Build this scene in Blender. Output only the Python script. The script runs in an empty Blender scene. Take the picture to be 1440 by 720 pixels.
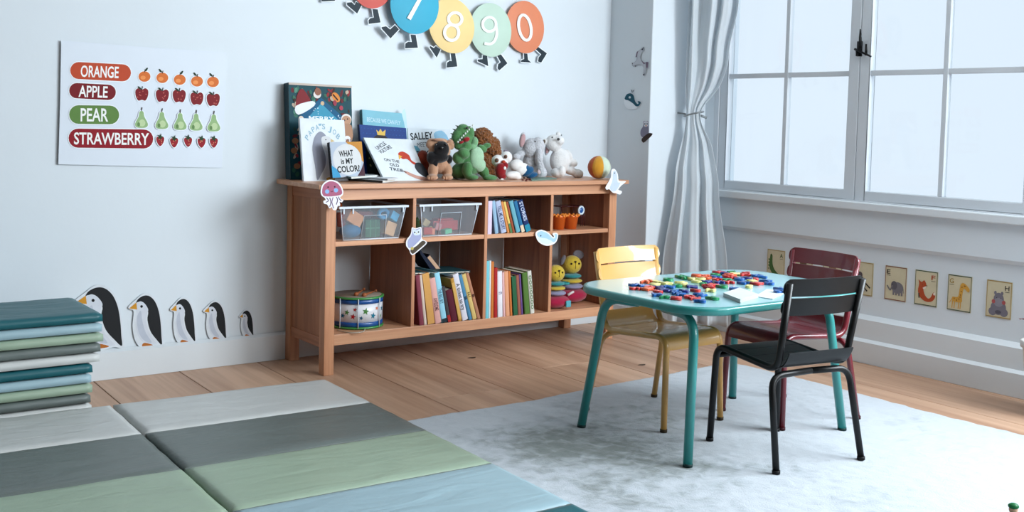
import bpy, bmesh, math, random
from mathutils import Vector, Matrix, Euler, noise
random.seed(7)
C = bpy.context.scene.collection
PI = math.pi
def lin(c):
    return tuple(((v/255)/12.92 if v/255 <= .04045 else ((v/255+.055)/1.055)**2.4) for v in c)

# ------------------------------------------------------------------ camera
F, PPY, YAW, PITCH, ROLL = 1530.42, -100.82, .6387, .0576, -.0257
CAM = Vector((-1.1191, -4.1027, .9956))
_f = Vector((math.sin(YAW)*math.cos(PITCH), math.cos(YAW)*math.cos(PITCH), -math.sin(PITCH)))
_r = Vector((math.cos(YAW), -math.sin(YAW), 0)); _d = _f.cross(_r)
_r, _d = _r*math.cos(ROLL)+_d*math.sin(ROLL), -_r*math.sin(ROLL)+_d*math.cos(ROLL)
cam = bpy.data.objects.new('camera', bpy.data.cameras.new('camera')); C.objects.link(cam)
cam.matrix_world = Matrix.Translation(CAM) @ Matrix((( _r.x, -_d.x, -_f.x, 0), (_r.y, -_d.y, -_f.y, 0), (_r.z, -_d.z, -_f.z, 0), (0, 0, 0, 1)))
cam.data.sensor_width = 36; cam.data.lens = F/1440*36; cam.data.shift_y = PPY/1440; cam.data.clip_start = .05
bpy.context.scene.camera = cam

# ------------------------------------------------------------------ sky, lights, exposure
w = bpy.data.worlds.new('overcast_sky'); bpy.context.scene.world = w; w.use_nodes = True
bg = w.node_tree.nodes['Background']; bg.inputs[0].default_value = (.78, .885, 1, 1); bg.inputs[1].default_value = .76
def area(name, loc, look, sx, sy, power, col):
    l = bpy.data.lights.new(name, 'AREA'); l.shape = 'RECTANGLE'; l.size = sx; l.size_y = sy; l.energy = power; l.color = col
    o = bpy.data.objects.new(name, l); C.objects.link(o); o.location = loc
    o.rotation_euler = (Vector(look)-Vector(loc)).to_track_quat('-Z', 'Y').to_euler(); return o
area('daylight_next_window', (2.84, -3.35, 1.6), (0, -1.7, 1.45), 1.6, 1.3, 122, (.86, .94, 1))
area('far_fill_light', (2.2, -6.4, 2.1), (.9, 0, .7), 1.6, .9, 60, (.88, .95, 1))  # added fill light near the front wall; there is no window there
area('ceiling_fill', (1.5, -2.6, 2.52), (1.5, -2.6, 0), 1.2, 1.2, 12, (.90, .95, 1))  # added overhead fill light, no known fixture behind it
vs = bpy.context.scene.view_settings
vs.view_transform = 'Standard'; vs.look = 'None'; vs.exposure = 0.45; vs.gamma = 1; vs.use_curve_mapping = False

# ------------------------------------------------------------------ placing helpers: a pixel of the 1440x720 photo to a point on a plane
def ray(px, py): return _f + _r*((px-720)/F) + _d*((py-360-PPY)/F)
def OX(px, py, X): q = ray(px, py); return CAM + q*((X-CAM.x)/q.x)
def OY(px, py, Y): q = ray(px, py); return CAM + q*((Y-CAM.y)/q.y)
def OZ(px, py, Z): q = ray(px, py); return CAM + q*((Z-CAM.z)/q.z)
def OP(px, py, P, N): q = ray(px, py); return CAM + q*((Vector(P)-CAM).dot(N)/q.dot(N))
def mpp(p): return (Vector(p)-CAM).dot(_f)/F        # metres per pixel at p

# ------------------------------------------------------------------ materials
_M = {}
def mat(name, col, rough=.6, metal=0, var=.0, vscale=8, bump=0, bscale=60, spec=.5, coat=0, sheen=0):
    if name in _M: return _M[name]
    m = bpy.data.materials.new(name); m.use_nodes = True; _M[name] = m
    nt = m.node_tree; b = nt.nodes['Principled BSDF']; c = lin(col); lum = .3*c[0]+.59*c[1]+.11*c[2]; k_ = .60+.40*min(1, lum/.55); c = tuple(v*k_ for v in c)+(1,)
    b.inputs['Base Color'].default_value = c; b.inputs['Roughness'].default_value = rough; b.inputs['Metallic'].default_value = metal
    b.inputs['Specular IOR Level'].default_value = spec; b.inputs['Coat Weight'].default_value = coat
    b.inputs['Sheen Weight'].default_value = sheen
    tc = nt.nodes.new('ShaderNodeTexCoord')
    if var:
        n = nt.nodes.new('ShaderNodeTexNoise'); n.inputs['Scale'].default_value = vscale; n.inputs['Detail'].default_value = 4
        nt.links.new(tc.outputs['Object'], n.inputs['Vector'])
        mr = nt.nodes.new('ShaderNodeMapRange'); mr.inputs[1].default_value = .3; mr.inputs[2].default_value = .7
        mr.inputs[3].default_value = 1-var; mr.inputs[4].default_value = 1+var
        nt.links.new(n.outputs['Fac'], mr.inputs[0])
        h = nt.nodes.new('ShaderNodeHueSaturation'); h.inputs['Color'].default_value = c
        nt.links.new(mr.outputs[0], h.inputs['Value']); nt.links.new(h.outputs[0], b.inputs['Base Color'])
    if bump:
        n = nt.nodes.new('ShaderNodeTexNoise'); n.inputs['Scale'].default_value = bscale; n.inputs['Detail'].default_value = 5
        nt.links.new(tc.outputs['Object'], n.inputs['Vector'])
        bp = nt.nodes.new('ShaderNodeBump'); bp.inputs['Strength'].default_value = bump; bp.inputs['Distance'].default_value = .01
        nt.links.new(n.outputs['Fac'], bp.inputs['Height']); nt.links.new(bp.outputs[0], b.inputs['Normal'])
    return m
def P(col, rough=.55):                               # plain print / paint colour
    return mat('paint_%d_%d_%d_%d' % (*col, int(rough*100)), col, rough, var=.04, vscale=30, spec=.5 if rough < .4 else .18)
def wood(name, c1, c2, axis=1, rough=.5, scale=1.0, knots=True):
    if name in _M: return _M[name]
    m = bpy.data.materials.new(name); m.use_nodes = True; _M[name] = m; nt = m.node_tree; b = nt.nodes['Principled BSDF']
    tc = nt.nodes.new('ShaderNodeTexCoord'); oi = nt.nodes.new('ShaderNodeObjectInfo')
    ad = nt.nodes.new('ShaderNodeVectorMath'); ad.operation = 'MULTIPLY_ADD'
    nt.links.new(oi.outputs['Random'], ad.inputs[0]); ad.inputs[1].default_value = (37, 53, 29); nt.links.new(tc.outputs['Object'], ad.inputs[2])
    mp = nt.nodes.new('ShaderNodeMapping'); s = [14*scale]*3; s[axis] = 1.1*scale; mp.inputs['Scale'].default_value = s
    nt.links.new(ad.outputs[0], mp.inputs['Vector'])
    n = nt.nodes.new('ShaderNodeTexNoise'); n.inputs['Scale'].default_value = 1.6; n.inputs['Detail'].default_value = 8; n.inputs['Distortion'].default_value = .9
    nt.links.new(mp.outputs[0], n.inputs['Vector'])
    s2 = [60*scale]*3; s2[axis] = 2*scale
    mp2 = nt.nodes.new('ShaderNodeMapping'); mp2.inputs['Scale'].default_value = s2; nt.links.new(ad.outputs[0], mp2.inputs['Vector'])
    n2 = nt.nodes.new('ShaderNodeTexNoise'); n2.inputs['Scale'].default_value = 2; n2.inputs['Detail'].default_value = 4; nt.links.new(mp2.outputs[0], n2.inputs['Vector'])
    mx = nt.nodes.new('ShaderNodeMath'); mx.operation = 'MULTIPLY_ADD'; mx.inputs[1].default_value = .35; nt.links.new(n2.outputs['Fac'], mx.inputs[0])
    ml = nt.nodes.new('ShaderNodeMath'); ml.operation = 'MULTIPLY'; ml.inputs[1].default_value = .72; nt.links.new(n.outputs['Fac'], ml.inputs[0])
    nt.links.new(ml.outputs[0], mx.inputs[2])
    cr = nt.nodes.new('ShaderNodeValToRGB'); cr.color_ramp.elements[0].position = .33; cr.color_ramp.elements[1].position = .68
    cr.color_ramp.elements[0].color = lin(c2)+(1,); cr.color_ramp.elements[1].color = lin(c1)+(1,)
    nt.links.new(mx.outputs[0], cr.inputs[0])
    hs = nt.nodes.new('ShaderNodeHueSaturation'); nt.links.new(cr.outputs[0], hs.inputs['Color'])
    mr = nt.nodes.new('ShaderNodeMapRange'); mr.inputs[3].default_value = .88; mr.inputs[4].default_value = 1.1; nt.links.new(oi.outputs['Random'], mr.inputs[0])
    nt.links.new(mr.outputs[0], hs.inputs['Value']); nt.links.new(hs.outputs[0], b.inputs['Base Color'])
    b.inputs['Roughness'].default_value = rough
    bp = nt.nodes.new('ShaderNodeBump'); bp.inputs['Strength'].default_value = .12; bp.inputs['Distance'].default_value = .004
    nt.links.new(mx.outputs[0], bp.inputs['Height']); nt.links.new(bp.outputs[0], b.inputs['Normal'])
    return m
WALL = mat('wall_paint', (216, 224, 230), .75, var=.012, vscale=3, bump=.06, bscale=25, spec=.2)
TRIM = mat('trim_paint', (216, 222, 226), .5, var=.01, bump=.03, bscale=12, spec=.3)
PINED = wood('pine_shaded_panel', (176, 116, 80), (134, 82, 54), 2, .5)  # same pine darkened: shade painted into the side panels and dividers
SASH = mat('sash_paint', (205, 211, 217), .45, var=.01, spec=.3)
OAK = wood('oak_planks', (206, 168, 140), (158, 118, 92), 1, .45, .38)
PINE = wood('pine_vertical', (206, 150, 112), (166, 108, 76), 2, .42)
PINEX = wood('pine_horizontal', (214, 162, 126), (184, 128, 94), 0, .38)
PINEY = wood('pine_depth', (186, 122, 84), (150, 92, 60), 1, .45)

# ------------------------------------------------------------------ mesh helpers
class MB:
    def __init__(s): s.v = []; s.f = []; s.m = []; s.sm = []
    def add(s, vs, fs, mi=0, smooth=False):
        o = len(s.v); s.v += [Vector(v) for v in vs]
        for f in fs: s.f.append([i+o for i in f]); s.m.append(mi); s.sm.append(smooth)
        return s
    def box(s, lo, hi, mi=0, M=None):
        x0, y0, z0 = lo; x1, y1, z1 = hi
        vs = [Vector(p) for p in ((x0,y0,z0),(x1,y0,z0),(x1,y1,z0),(x0,y1,z0),(x0,y0,z1),(x1,y0,z1),(x1,y1,z1),(x0,y1,z1))]
        if M: vs = [M @ v for v in vs]
        return s.add(vs, [(0,3,2,1),(4,5,6,7),(0,1,5,4),(1,2,6,5),(2,3,7,6),(3,0,4,7)], mi)
    def tube(s, path, r, n=12, mi=0, closed=False, r2=None):
        path = [Vector(p) for p in path]; k = len(path); rings = []; up = None
        for i, p in enumerate(path):
            a = path[(i-1) % k] if (closed or i) else p; b = path[(i+1) % k] if (closed or i < k-1) else p
            t = (b-a).normalized()
            if up is None: up = t.orthogonal().normalized()
            up = (up - t*up.dot(t)).normalized(); q = t.cross(up)
            rr = r[i] if isinstance(r, (list, tuple)) else r
            rings.append([p + up*rr*math.cos(2*PI*j/n) + q*(r2 or rr)*math.sin(2*PI*j/n) for j in range(n)])
        vs = [v for g in rings for v in g]; fs = []
        for i in range(k if closed else k-1):
            for j in range(n):
                a, b = i*n, ((i+1) % k)*n; fs.append((a+j, a+(j+1) % n, b+(j+1) % n, b+j))
        s.add(vs, fs, mi, True)
        if not closed:
            o = len(s.v)-len(vs)
            s.f.append([o+j for j in reversed(range(n))]); s.m.append(mi); s.sm.append(False)
            s.f.append([o+(k-1)*n+j for j in range(n)]); s.m.append(mi); s.sm.append(False)
        return s
    def lathe(s, prof, n=32, mi=0, M=None, sy=1):
        vs = []; fs = []
        for r, z in prof:
            for j in range(n): vs.append(Vector((r*math.cos(2*PI*j/n), r*sy*math.sin(2*PI*j/n), z)))
        for i in range(len(prof)-1):
            for j in range(n): fs.append((i*n+j, i*n+(j+1) % n, (i+1)*n+(j+1) % n, (i+1)*n+j))
        if prof[0][0] > 1e-6: fs.append(list(reversed(range(n))))
        if prof[-1][0] > 1e-6: fs.append([(len(prof)-1)*n+j for j in range(n)])
        if M: vs = [M @ v for v in vs]
        return s.add(vs, fs, mi, True)
    def prism(s, pts, off, mi=0):                     # pts: 3D outline, off: thickness vector
        n = len(pts); a = [Vector(p) for p in pts]; b = [p+Vector(off) for p in a]
        return s.add(a+b, [list(range(n)), [n+i for i in reversed(range(n))]] + [(i, n+i, n+(i+1) % n, (i+1) % n) for i in range(n)], mi)
    def ell(s, c, r, mi=0, rot=None, n=16):
        vs = []; fs = []; h = n//2
        R = Euler(rot).to_matrix() if rot else Matrix.Identity(3)
        for i in range(h+1):
            for j in range(n):
                th = PI*i/h; ph = 2*PI*j/n
                vs.append(Vector(c) + R @ Vector((r[0]*math.sin(th)*math.cos(ph), r[1]*math.sin(th)*math.sin(ph), r[2]*math.cos(th))))
        for i in range(h):
            for j in range(n): fs.append((i*n+j, (i+1)*n+j, (i+1)*n+(j+1) % n, i*n+(j+1) % n))
        return s.add(vs, fs, mi, True)
    def build(s, name, mats, parent=None, bevel=0, label=None, weld=False):
        if not isinstance(mats, (list, tuple)): mats = [mats]
        me = bpy.data.meshes.new(name)
        base = Vector((0, 0, 0))
        rt = parent
        while rt is not None and rt.parent is not None: rt = rt.parent
        if rt is not None and rt.type == 'EMPTY' and rt.get('_w'): base = rt.location
        me.from_pydata([v-base for v in s.v], [], s.f)
        for m in mats: me.materials.append(m)
        for p, mi, sm in zip(me.polygons, s.m, s.sm): p.material_index = mi; p.use_smooth = sm
        bm = bmesh.new(); bm.from_mesh(me)
        bmesh.ops.remove_doubles(bm, verts=bm.verts, dist=1e-6); bmesh.ops.recalc_face_normals(bm, faces=bm.faces)
        bm.to_mesh(me); bm.free()
        o = bpy.data.objects.new(name, me); C.objects.link(o)
        if parent is not None: o.parent = parent
        if bevel:
            md = o.modifiers.new('bevel', 'BEVEL'); md.width = bevel; md.segments = 2; md.limit_method = 'ANGLE'; md.angle_limit = .6
        if label: o['label'] = label
        return o
def thing(name, label, cat, loc=(0,0,0), rz=0, group=None, world=True):
    """Empty at the thing's base. world=True: its child meshes are written in world coordinates."""
    o = bpy.data.objects.new(name, None); C.objects.link(o); o.location = loc; o.rotation_euler = (0, 0, rz); o.empty_display_size = .05
    o['label'] = label; o['category'] = cat
    if group: o['group'] = group
    if world: o['_w'] = 1
    return o
def tag(o, label, cat, group=None):
    o['label'] = label; o['category'] = cat
    if group: o['group'] = group
    return o
def struct(o): o['kind'] = 'structure'; return o
def smooth(pts, k=4, closed=True):                    # Catmull-Rom through 2D/3D points
    n = len(pts); out = []; dim = len(pts[0])
    rng = range(n) if closed else range(n-1)
    for i in rng:
        g = lambda q: pts[q % n] if closed else pts[max(0, min(n-1, q))]
        p0, p1, p2, p3 = g(i-1), g(i), g(i+1), g(i+2)
        for j in range(k):
            t = j/k
            out.append(tuple(.5*(2*p1[a]+(p2[a]-p0[a])*t+(2*p0[a]-5*p1[a]+4*p2[a]-p3[a])*t*t+(3*p1[a]-p0[a]-3*p2[a]+p3[a])*t**3) for a in range(dim)))
    if not closed: out.append(tuple(pts[-1]))
    return out
def fillet(path, r, k=5):                             # polyline with rounded corners
    path = [Vector(p) for p in path]; out = [path[0]]
    for i in range(1, len(path)-1):
        a, p, b = path[i-1], path[i], path[i+1]; rr = min(r, (a-p).length*.48, (b-p).length*.48)
        s0 = p+(a-p).normalized()*rr; s1 = p+(b-p).normalized()*rr
        for j in range(k+1): t = j/k; out.append((1-t)**2*s0+2*t*(1-t)*p+t*t*s1)
    out.append(path[-1]); return out
def circ(x, y, rx, ry=None, rot=0, n=24):
    ry = ry or rx; c, s = math.cos(rot), math.sin(rot)
    return [(x+rx*math.cos(a)*c-ry*math.sin(a)*s, y+rx*math.cos(a)*s+ry*math.sin(a)*c) for a in (2*PI*i/n for i in range(n))]
def star(x, y, r, rot=0): return [(x+(r if i % 2 == 0 else r*.42)*math.sin(rot+PI*i/5), y-(r if i % 2 == 0 else r*.42)*math.cos(rot+PI*i/5)) for i in range(10)]
def stroke(pts, w, closed=False):                     # thick line as polygon list (one quad per segment + round joints)
    out = []
    for (a, b) in zip(pts, pts[1:]+([pts[0]] if closed else [])):
        dx, dy = b[0]-a[0], b[1]-a[1]; L = math.hypot(dx, dy) or 1; nx, ny = -dy/L*w/2, dx/L*w/2
        out.append([(a[0]+nx, a[1]+ny), (b[0]+nx, b[1]+ny), (b[0]-nx, b[1]-ny), (a[0]-nx, a[1]-ny)])
    for p in pts: out.append(circ(p[0], p[1], w/2, n=8))
    return out
def grow(pts, d):
    n = len(pts); A = sum(pts[i][0]*pts[(i+1) % n][1]-pts[(i+1) % n][0]*pts[i][1] for i in range(n)); sg = 1 if A > 0 else -1; out = []
    for i in range(n):
        a, b = pts[i-1], pts[(i+1) % n]; dx, dy = b[0]-a[0], b[1]-a[1]; L = math.hypot(dx, dy) or 1
        out.append((pts[i][0]+sg*dy/L*d, pts[i][1]-sg*dx/L*d))
    return out
_T = {}
def text_mesh(t, off=0):
    if (t, off) in _T: return _T[(t, off)]
    cu = bpy.data.curves.new('t', 'FONT'); cu.body = t; cu.resolution_u = 3; cu.offset = off
    o = bpy.data.objects.new('t', cu); C.objects.link(o); dg = bpy.context.evaluated_depsgraph_get(); dg.update()
    me = o.evaluated_get(dg).to_mesh()
    vs = [tuple(v.co[:2]) for v in me.vertices]; fs = [list(p.vertices) for p in me.polygons]
    bpy.data.objects.remove(o); bpy.data.curves.remove(cu)
    _T[(t, off)] = (vs, fs); return vs, fs
def text(t, x0, y0, x1, y1, h, off=.01):
    """flat lettering: left baseline (x0,y0) to right baseline (x1,y1), cap height h (all in the 2D frame, y down). Returns (verts2d, faces)"""
    vs, fs = text_mesh(t, off); mx = max(v[0] for v in vs); mn = min(v[0] for v in vs)
    my = max(v[1] for v in vs if v[1] is not None); my = .7 if my > .6 else my
    ux, uy = (x1-x0), (y1-y0); L = math.hypot(ux, uy); ux /= L; uy /= L
    return [(x0+ux*(v[0]-mn)/(mx-mn)*L+uy*v[1]/my*h, y0+uy*(v[0]-mn)/(mx-mn)*L-ux*v[1]/my*h) for v in vs], fs
class Art:
    """flat printed layers on a plane; fn maps a 2D point (+ lift) to the world"""
    def __init__(s, fn): s.fn = fn; s.mb = MB(); s.mats = []; s.l = .0006
    def mi(s, col):
        m = P(col) if isinstance(col, tuple) else col
        if m not in s.mats: s.mats.append(m)
        return s.mats.index(m)
    def poly(s, pts, col, lift=True):
        s.mb.add([s.fn(x, y, s.l) for x, y in pts], [list(range(len(pts)))], s.mi(col))
        if lift: s.l += .00003
        return s
    def polys(s, L, col):
        for p in L: s.poly(p, col, False)
        s.l += .00003; return s
    def line(s, pts, w, col, closed=False):
        n = len(pts); L = []; R = []
        for i, p in enumerate(pts):
            a = pts[(i-1) % n] if (closed or i) else p; b = pts[(i+1) % n] if (closed or i < n-1) else p
            t0 = (p[0]-a[0], p[1]-a[1]); t1 = (b[0]-p[0], b[1]-p[1]); l0 = math.hypot(*t0) or 1; l1 = math.hypot(*t1) or 1
            t = ((t0[0]/l0 if t0 != (0, 0) else t1[0]/l1)+(t1[0]/l1 if t1 != (0, 0) else t0[0]/l0), (t0[1]/l0 if t0 != (0, 0) else t1[1]/l1)+(t1[1]/l1 if t1 != (0, 0) else t0[1]/l0))
            l = math.hypot(*t) or 1; k = min(1.6, 2/l); nx, ny = -t[1]/l*w/2*k, t[0]/l*w/2*k
            L.append((p[0]+nx, p[1]+ny)); R.append((p[0]-nx, p[1]-ny))
        V = [s.fn(x, y, s.l) for x, y in L+R]
        s.mb.add(V, [(i, (i+1) % n, n+(i+1) % n, n+i) for i in range(n if closed else n-1)], s.mi(col)); s.l += .00003; return s
    def text(s, t, x0, y0, x1, y1, h, col, off=.01):
        v, f = text(t, x0, y0, x1, y1, h, off); s.mb.add([s.fn(x, y, s.l) for x, y in v], f, s.mi(col)); s.l += .00003; return s
    def build(s, name, parent, label=None): return s.mb.build(name, s.mats, parent, label=label) if s.mb.v else None
def plane_fn(Pt, N):
    Pt = Vector(Pt); N = Vector(N).normalized()
    if N.dot(CAM-Pt) < 0: N = -N
    return lambda x, y, l=0: OP(x, y, Pt, N) + N*l
def rect_fn(O, U, V):                                  # O top-left corner, U right edge vector, V down edge vector; 2D in 0..1
    O, U, V = Vector(O), Vector(U), Vector(V); N = U.cross(V).normalized()
    if N.dot(CAM-O) < 0: N = -N
    return lambda x, y, l=0: O+U*x+V*y+N*l
def sticker(name, label, cat, fn, outline, layers, border=1.5, group=None, bcol=(235, 238, 240), thick=.0012):
    o2 = grow(outline, border) if border else outline
    c = [fn(x, y, 0) for x, y in o2]; base = Vector((sum(p.x for p in c)/len(c), sum(p.y for p in c)/len(c), min(p.z for p in c)))
    t = thing(name, label, cat, base, group=group)
    n = (fn(0, 0, 1)-fn(0, 0, 0))
    MB().prism(c, n*thick).build('card_backing', P(bcol), t)
    a = Art(lambda x, y, l=0: fn(x, y, l+thick)); a.l = .0002
    layers(a); a.build('print', t); return t

# ------------------------------------------------------------------ room shell
SH = .74
XC, PY, XR = 2.515, -.30, 2.894
XL, YF, ZC = -4.6, -6.8, 2.6
fl = MB().box((XL, YF, -.06), (XR+.3, .1, -.025)).build('floor', mat('subfloor', (70, 50, 38), .8)); struct(fl)
_pm = {}
def plank_mesh(L):
    if L in _pm: return _pm[L]
    me = MB().box((-.158, -L/2, -.024), (.158, L/2, 0)).build('plank', OAK)
    d = me.data; bm = bmesh.new(); bm.from_mesh(d)
    bmesh.ops.bevel(bm, geom=[e for e in bm.edges if abs(e.verts[0].co.z) < 1e-6 and abs(e.verts[1].co.z) < 1e-6], offset=.0012, segments=1, affect='EDGES')
    bm.to_mesh(d); bm.free(); bpy.data.objects.remove(me); _pm[L] = d; return d
ang = math.radians(-2.0); ca, sa = math.cos(ang), math.sin(ang)
start = {3: -.83, 1: -.95, 2: -1.5, 4: -1.42, 5: -.62, 6: -1.9, 7: -1.15, 8: -2.2}
for k in range(-16, 12):
    y = .3; x = .02+.16+.3195*(k)
    first = True; rr = random.Random(k+50)
    while y > YF-.4:
        L = rr.choice((1.2, 1.6, 2.0, 2.4))
        if first:
            yj = start.get(k, -.4-rr.random()*1.6)      # first butt joint of this row
            L = .35-yj; y = .35; first = False
        cx, cy = x, y-L/2
        o = bpy.data.objects.new('plank', plank_mesh(L)); C.objects.link(o); o.parent = fl
        o.location = (cx*ca-cy*sa, cx*sa+cy*ca, 0); o.rotation_euler = (0, 0, ang)
        ok = o.location.x+.1 > XL and o.location.x-.15 < XR+.1
        if not ok: bpy.data.objects.remove(o)
        y -= L+.002
# knots in the planks
kn = MB()
for px, py, r in ((664, 503, .012), (829, 455, .006), (904, 453, .008), (903, 513, .012)):
    p = OZ(px, py, .0004); kn.add([(p.x+r*1.6*math.cos(a)*(1+.3*math.sin(3*a)), p.y+r*math.sin(a), .0004) for a in (2*PI*i/14 for i in range(14))], [list(range(14))])
kn.build('wood_knots', P((92, 70, 56)), fl)['kind'] = 'stuff'

struct(MB().box((XL-.1, 0, -.03), (XC, .12, ZC)).build('wall_back', WALL))
struct(MB().box((XC, PY, -.03), (XR+.2, .12, ZC)).build('wall_pier', WALL, bevel=.004))
struct(MB().box((XL-.12, YF, -.03), (XL, .1, ZC)).build('wall_left', mat('far_wall_paint', (100, 92, 84), .8)))
struct(MB().box((XL-.1, YF-.12, -.03), (XR+.2, YF, ZC)).build('wall_front', mat('far_wall_paint', (100, 92, 84), .8)))
struct(MB().box((XL-.12, YF-.12, ZC), (XR+.3, .12, ZC+.1)).build('ceiling', mat('ceiling_paint', (176, 176, 174), .8)))
WZ0, WZ1 = .69, 2.28
WY = [(-2.03, -.36), (-4.35, -2.35)]
wr = MB().box((XR, YF, -.03), (XR+.16, PY, WZ0-.03)).box((XR, YF, WZ1), (XR+.16, PY, ZC)).box((XR, -2.35, WZ0-.03), (XR+.16, -2.03, WZ1)).box((XR, YF, WZ0-.03), (XR+.16, -4.35, WZ1)).box((XR, -.36, WZ0-.03), (XR+.16, PY, WZ1))
struct(wr.build('wall_right', WALL))
# panelling below the window: raised apron above, recessed field, raised plinth
struct(MB().box((XR-.022, YF, .515), (XR, PY, .655)).add([(XR-.022, YF, .515), (XR-.022, PY, .515), (XR, PY, .497), (XR, YF, .497)], [(0, 1, 2, 3)]).build('trim_1', WALL))
struct(MB().box((XR-.026, YF, 0), (XR, PY, .186)).add([(XR-.026, YF, .186), (XR-.026, PY, .186), (XR, PY, .204), (XR, YF, .204)], [(0, 1, 2, 3)]).build('trim_2', TRIM))
struct(MB().box((XR-.05, YF, .655), (XR+.02, PY, .688)).build('trim_3', TRIM, bevel=.004))
struct(MB().box((XR-.04, YF, 0), (XR-.0262, PY, .092)).add([(XR-.04, YF, .092), (XR-.04, PY, .092), (XR-.026, PY, .104), (XR-.026, YF, .104)], [(0, 1, 2, 3)]).build('baseboard_right', TRIM, bevel=.002))
struct(MB().box((XL, -.018, 0), (XC, 0, .103)).add([(XL, -.018, .103), (XC, -.018, .103), (XC, -.004, .112), (XL, -.004, .112)], [(0, 1, 2, 3)]).build('baseboard_back', TRIM, bevel=.002))
struct(MB().box((XC-.014, PY, 0), (XC, -.019, .103)).build('baseboard_pier', TRIM, bevel=.002))
struct(MB().box((XC-.014, PY-.014, 0), (XR-.03, PY, .103)).build('baseboard_reveal', TRIM, bevel=.002))

def glass_mat():
    m = bpy.data.materials.new('window_glass'); m.use_nodes = True; nt = m.node_tree; nt.nodes.clear()
    out = nt.nodes.new('ShaderNodeOutputMaterial'); t = nt.nodes.new('ShaderNodeBsdfTransparent'); t.inputs[0].default_value = (.97, .985, .99, 1)
    g = nt.nodes.new('ShaderNodeBsdfGlossy'); g.inputs['Roughness'].default_value = .03; fr = nt.nodes.new('ShaderNodeLayerWeight'); fr.inputs[0].default_value = .5; pw = nt.nodes.new('ShaderNodeMath'); pw.operation = 'POWER'; pw.inputs[1].default_value = 5; nt.links.new(fr.outputs['Facing'], pw.inputs[0]); ml = nt.nodes.new('ShaderNodeMath'); ml.operation = 'MULTIPLY_ADD'; ml.inputs[1].default_value = .5; ml.inputs[2].default_value = .015; nt.links.new(pw.outputs[0], ml.inputs[0])
    mx = nt.nodes.new('ShaderNodeMixShader'); nt.links.new(ml.outputs[0], mx.inputs[0]); nt.links.new(t.outputs[0], mx.inputs[1]); nt.links.new(g.outputs[0], mx.inputs[2]); nt.links.new(mx.outputs[0], out.inputs[0]); return m
GLASS = glass_mat(); IRON = mat('black_iron', (32, 32, 34), .4, .7)
def window(name, y1, y0, handle=True):                 # y1 near the curtain, y0 towards the camera
    mb = MB(); x0, x1 = XR+.0, XR+.05
    st = .05
    root = mb.box((x0-.004, y0, WZ0-.03), (x1, y1, WZ0+.003)).box((x0-.004, y0, WZ1-.03), (x1, y1, WZ1)).box((x0, y0, WZ0), (x1, y0+.03, WZ1)).box((x0, y1-.03, WZ0), (x1, y1, WZ1)).build(name, SASH, bevel=.002)
    struct(root)
    mid = (y0+y1)/2 if not handle else -1.1925
    for a, b in ((y1-.03, mid), (mid, y0+.03)):
        ya, yb = a-(.05 if a > mid+.01 else .0525), b+(.0525 if b >= mid-.01 else .05)
        s = MB(); xs0, xs1 = x0+.004, x0+.044
        s.box((xs0, ya, WZ0+.002), (xs1, a-.001, WZ1-.032)).box((xs0, b+.001, WZ0+.002), (xs1, yb, WZ1-.032)).box((xs0, yb, WZ0+.002), (xs1, ya, .735)).box((xs0, yb, WZ1-.08), (xs1, ya, WZ1-.032))
        cs = s.build('casement', SASH, root, bevel=.003)
        ym = (ya+yb)/2
        m = MB().box((xs0+.006, ym-.011, .735), (xs1-.006, ym+.011, WZ1-.08))
        for z in (1.243, 1.75): m.box((xs0+.007, yb, z-.011), (xs1-.007, ya, z+.011))
        m.build('muntins', SASH, cs, bevel=.002)
        zs = [.735, 1.232, 1.254, 1.739, 1.761, WZ1-.08]
        for i in range(3):
            for (p, q) in ((yb, ym-.011), (ym+.011, ya)):
                MB().box((x0+.024, p, zs[2*i]), (x0+.027, q, zs[2*i+1])).build('pane', GLASS, cs)
    if handle:
        h = MB(); X = XR-.004
        B = lambda a, b, r, r2=None: h.tube([OX(*a, X-.018), OX(*b, X-.018)], [r, r2 or r], 8)
        hb = OX(1209.5, 68, X)
        h.box((X-.006, hb.y-.012, hb.z-.035), (X, hb.y+.012, hb.z+.03))
        h.tube([OX(1209.8, 68, X-.02), OX(1209.8, 52, X-.022), OX(1209.8, 41, X-.02)], [.0075, .006, .0025], 8)
        h.tube([OX(1202, 69, X-.022), OX(1225, 79.5, X-.022)], [.0055, .004], 8)
        h.tube([OX(1209, 70, X), OX(1209, 70, X-.028)], .009, 10)
        h.tube([OX(1218, 62, X-.015), OX(1218, 78, X-.015)], [.004, .006], 8)
        h.tube([OX(1205, 70, X-.015), OX(1205, 79, X-.015)], .0055, 8)
        h.tube([OX(1218, 72, X), OX(1218, 72, X-.02)], .006, 8)
        h.build('handle', IRON, root, label='black iron espagnolette window handle')
window('window_1', WY[0][1], WY[0][0]); window('window_2', WY[1][1], WY[1][0], False)

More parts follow.
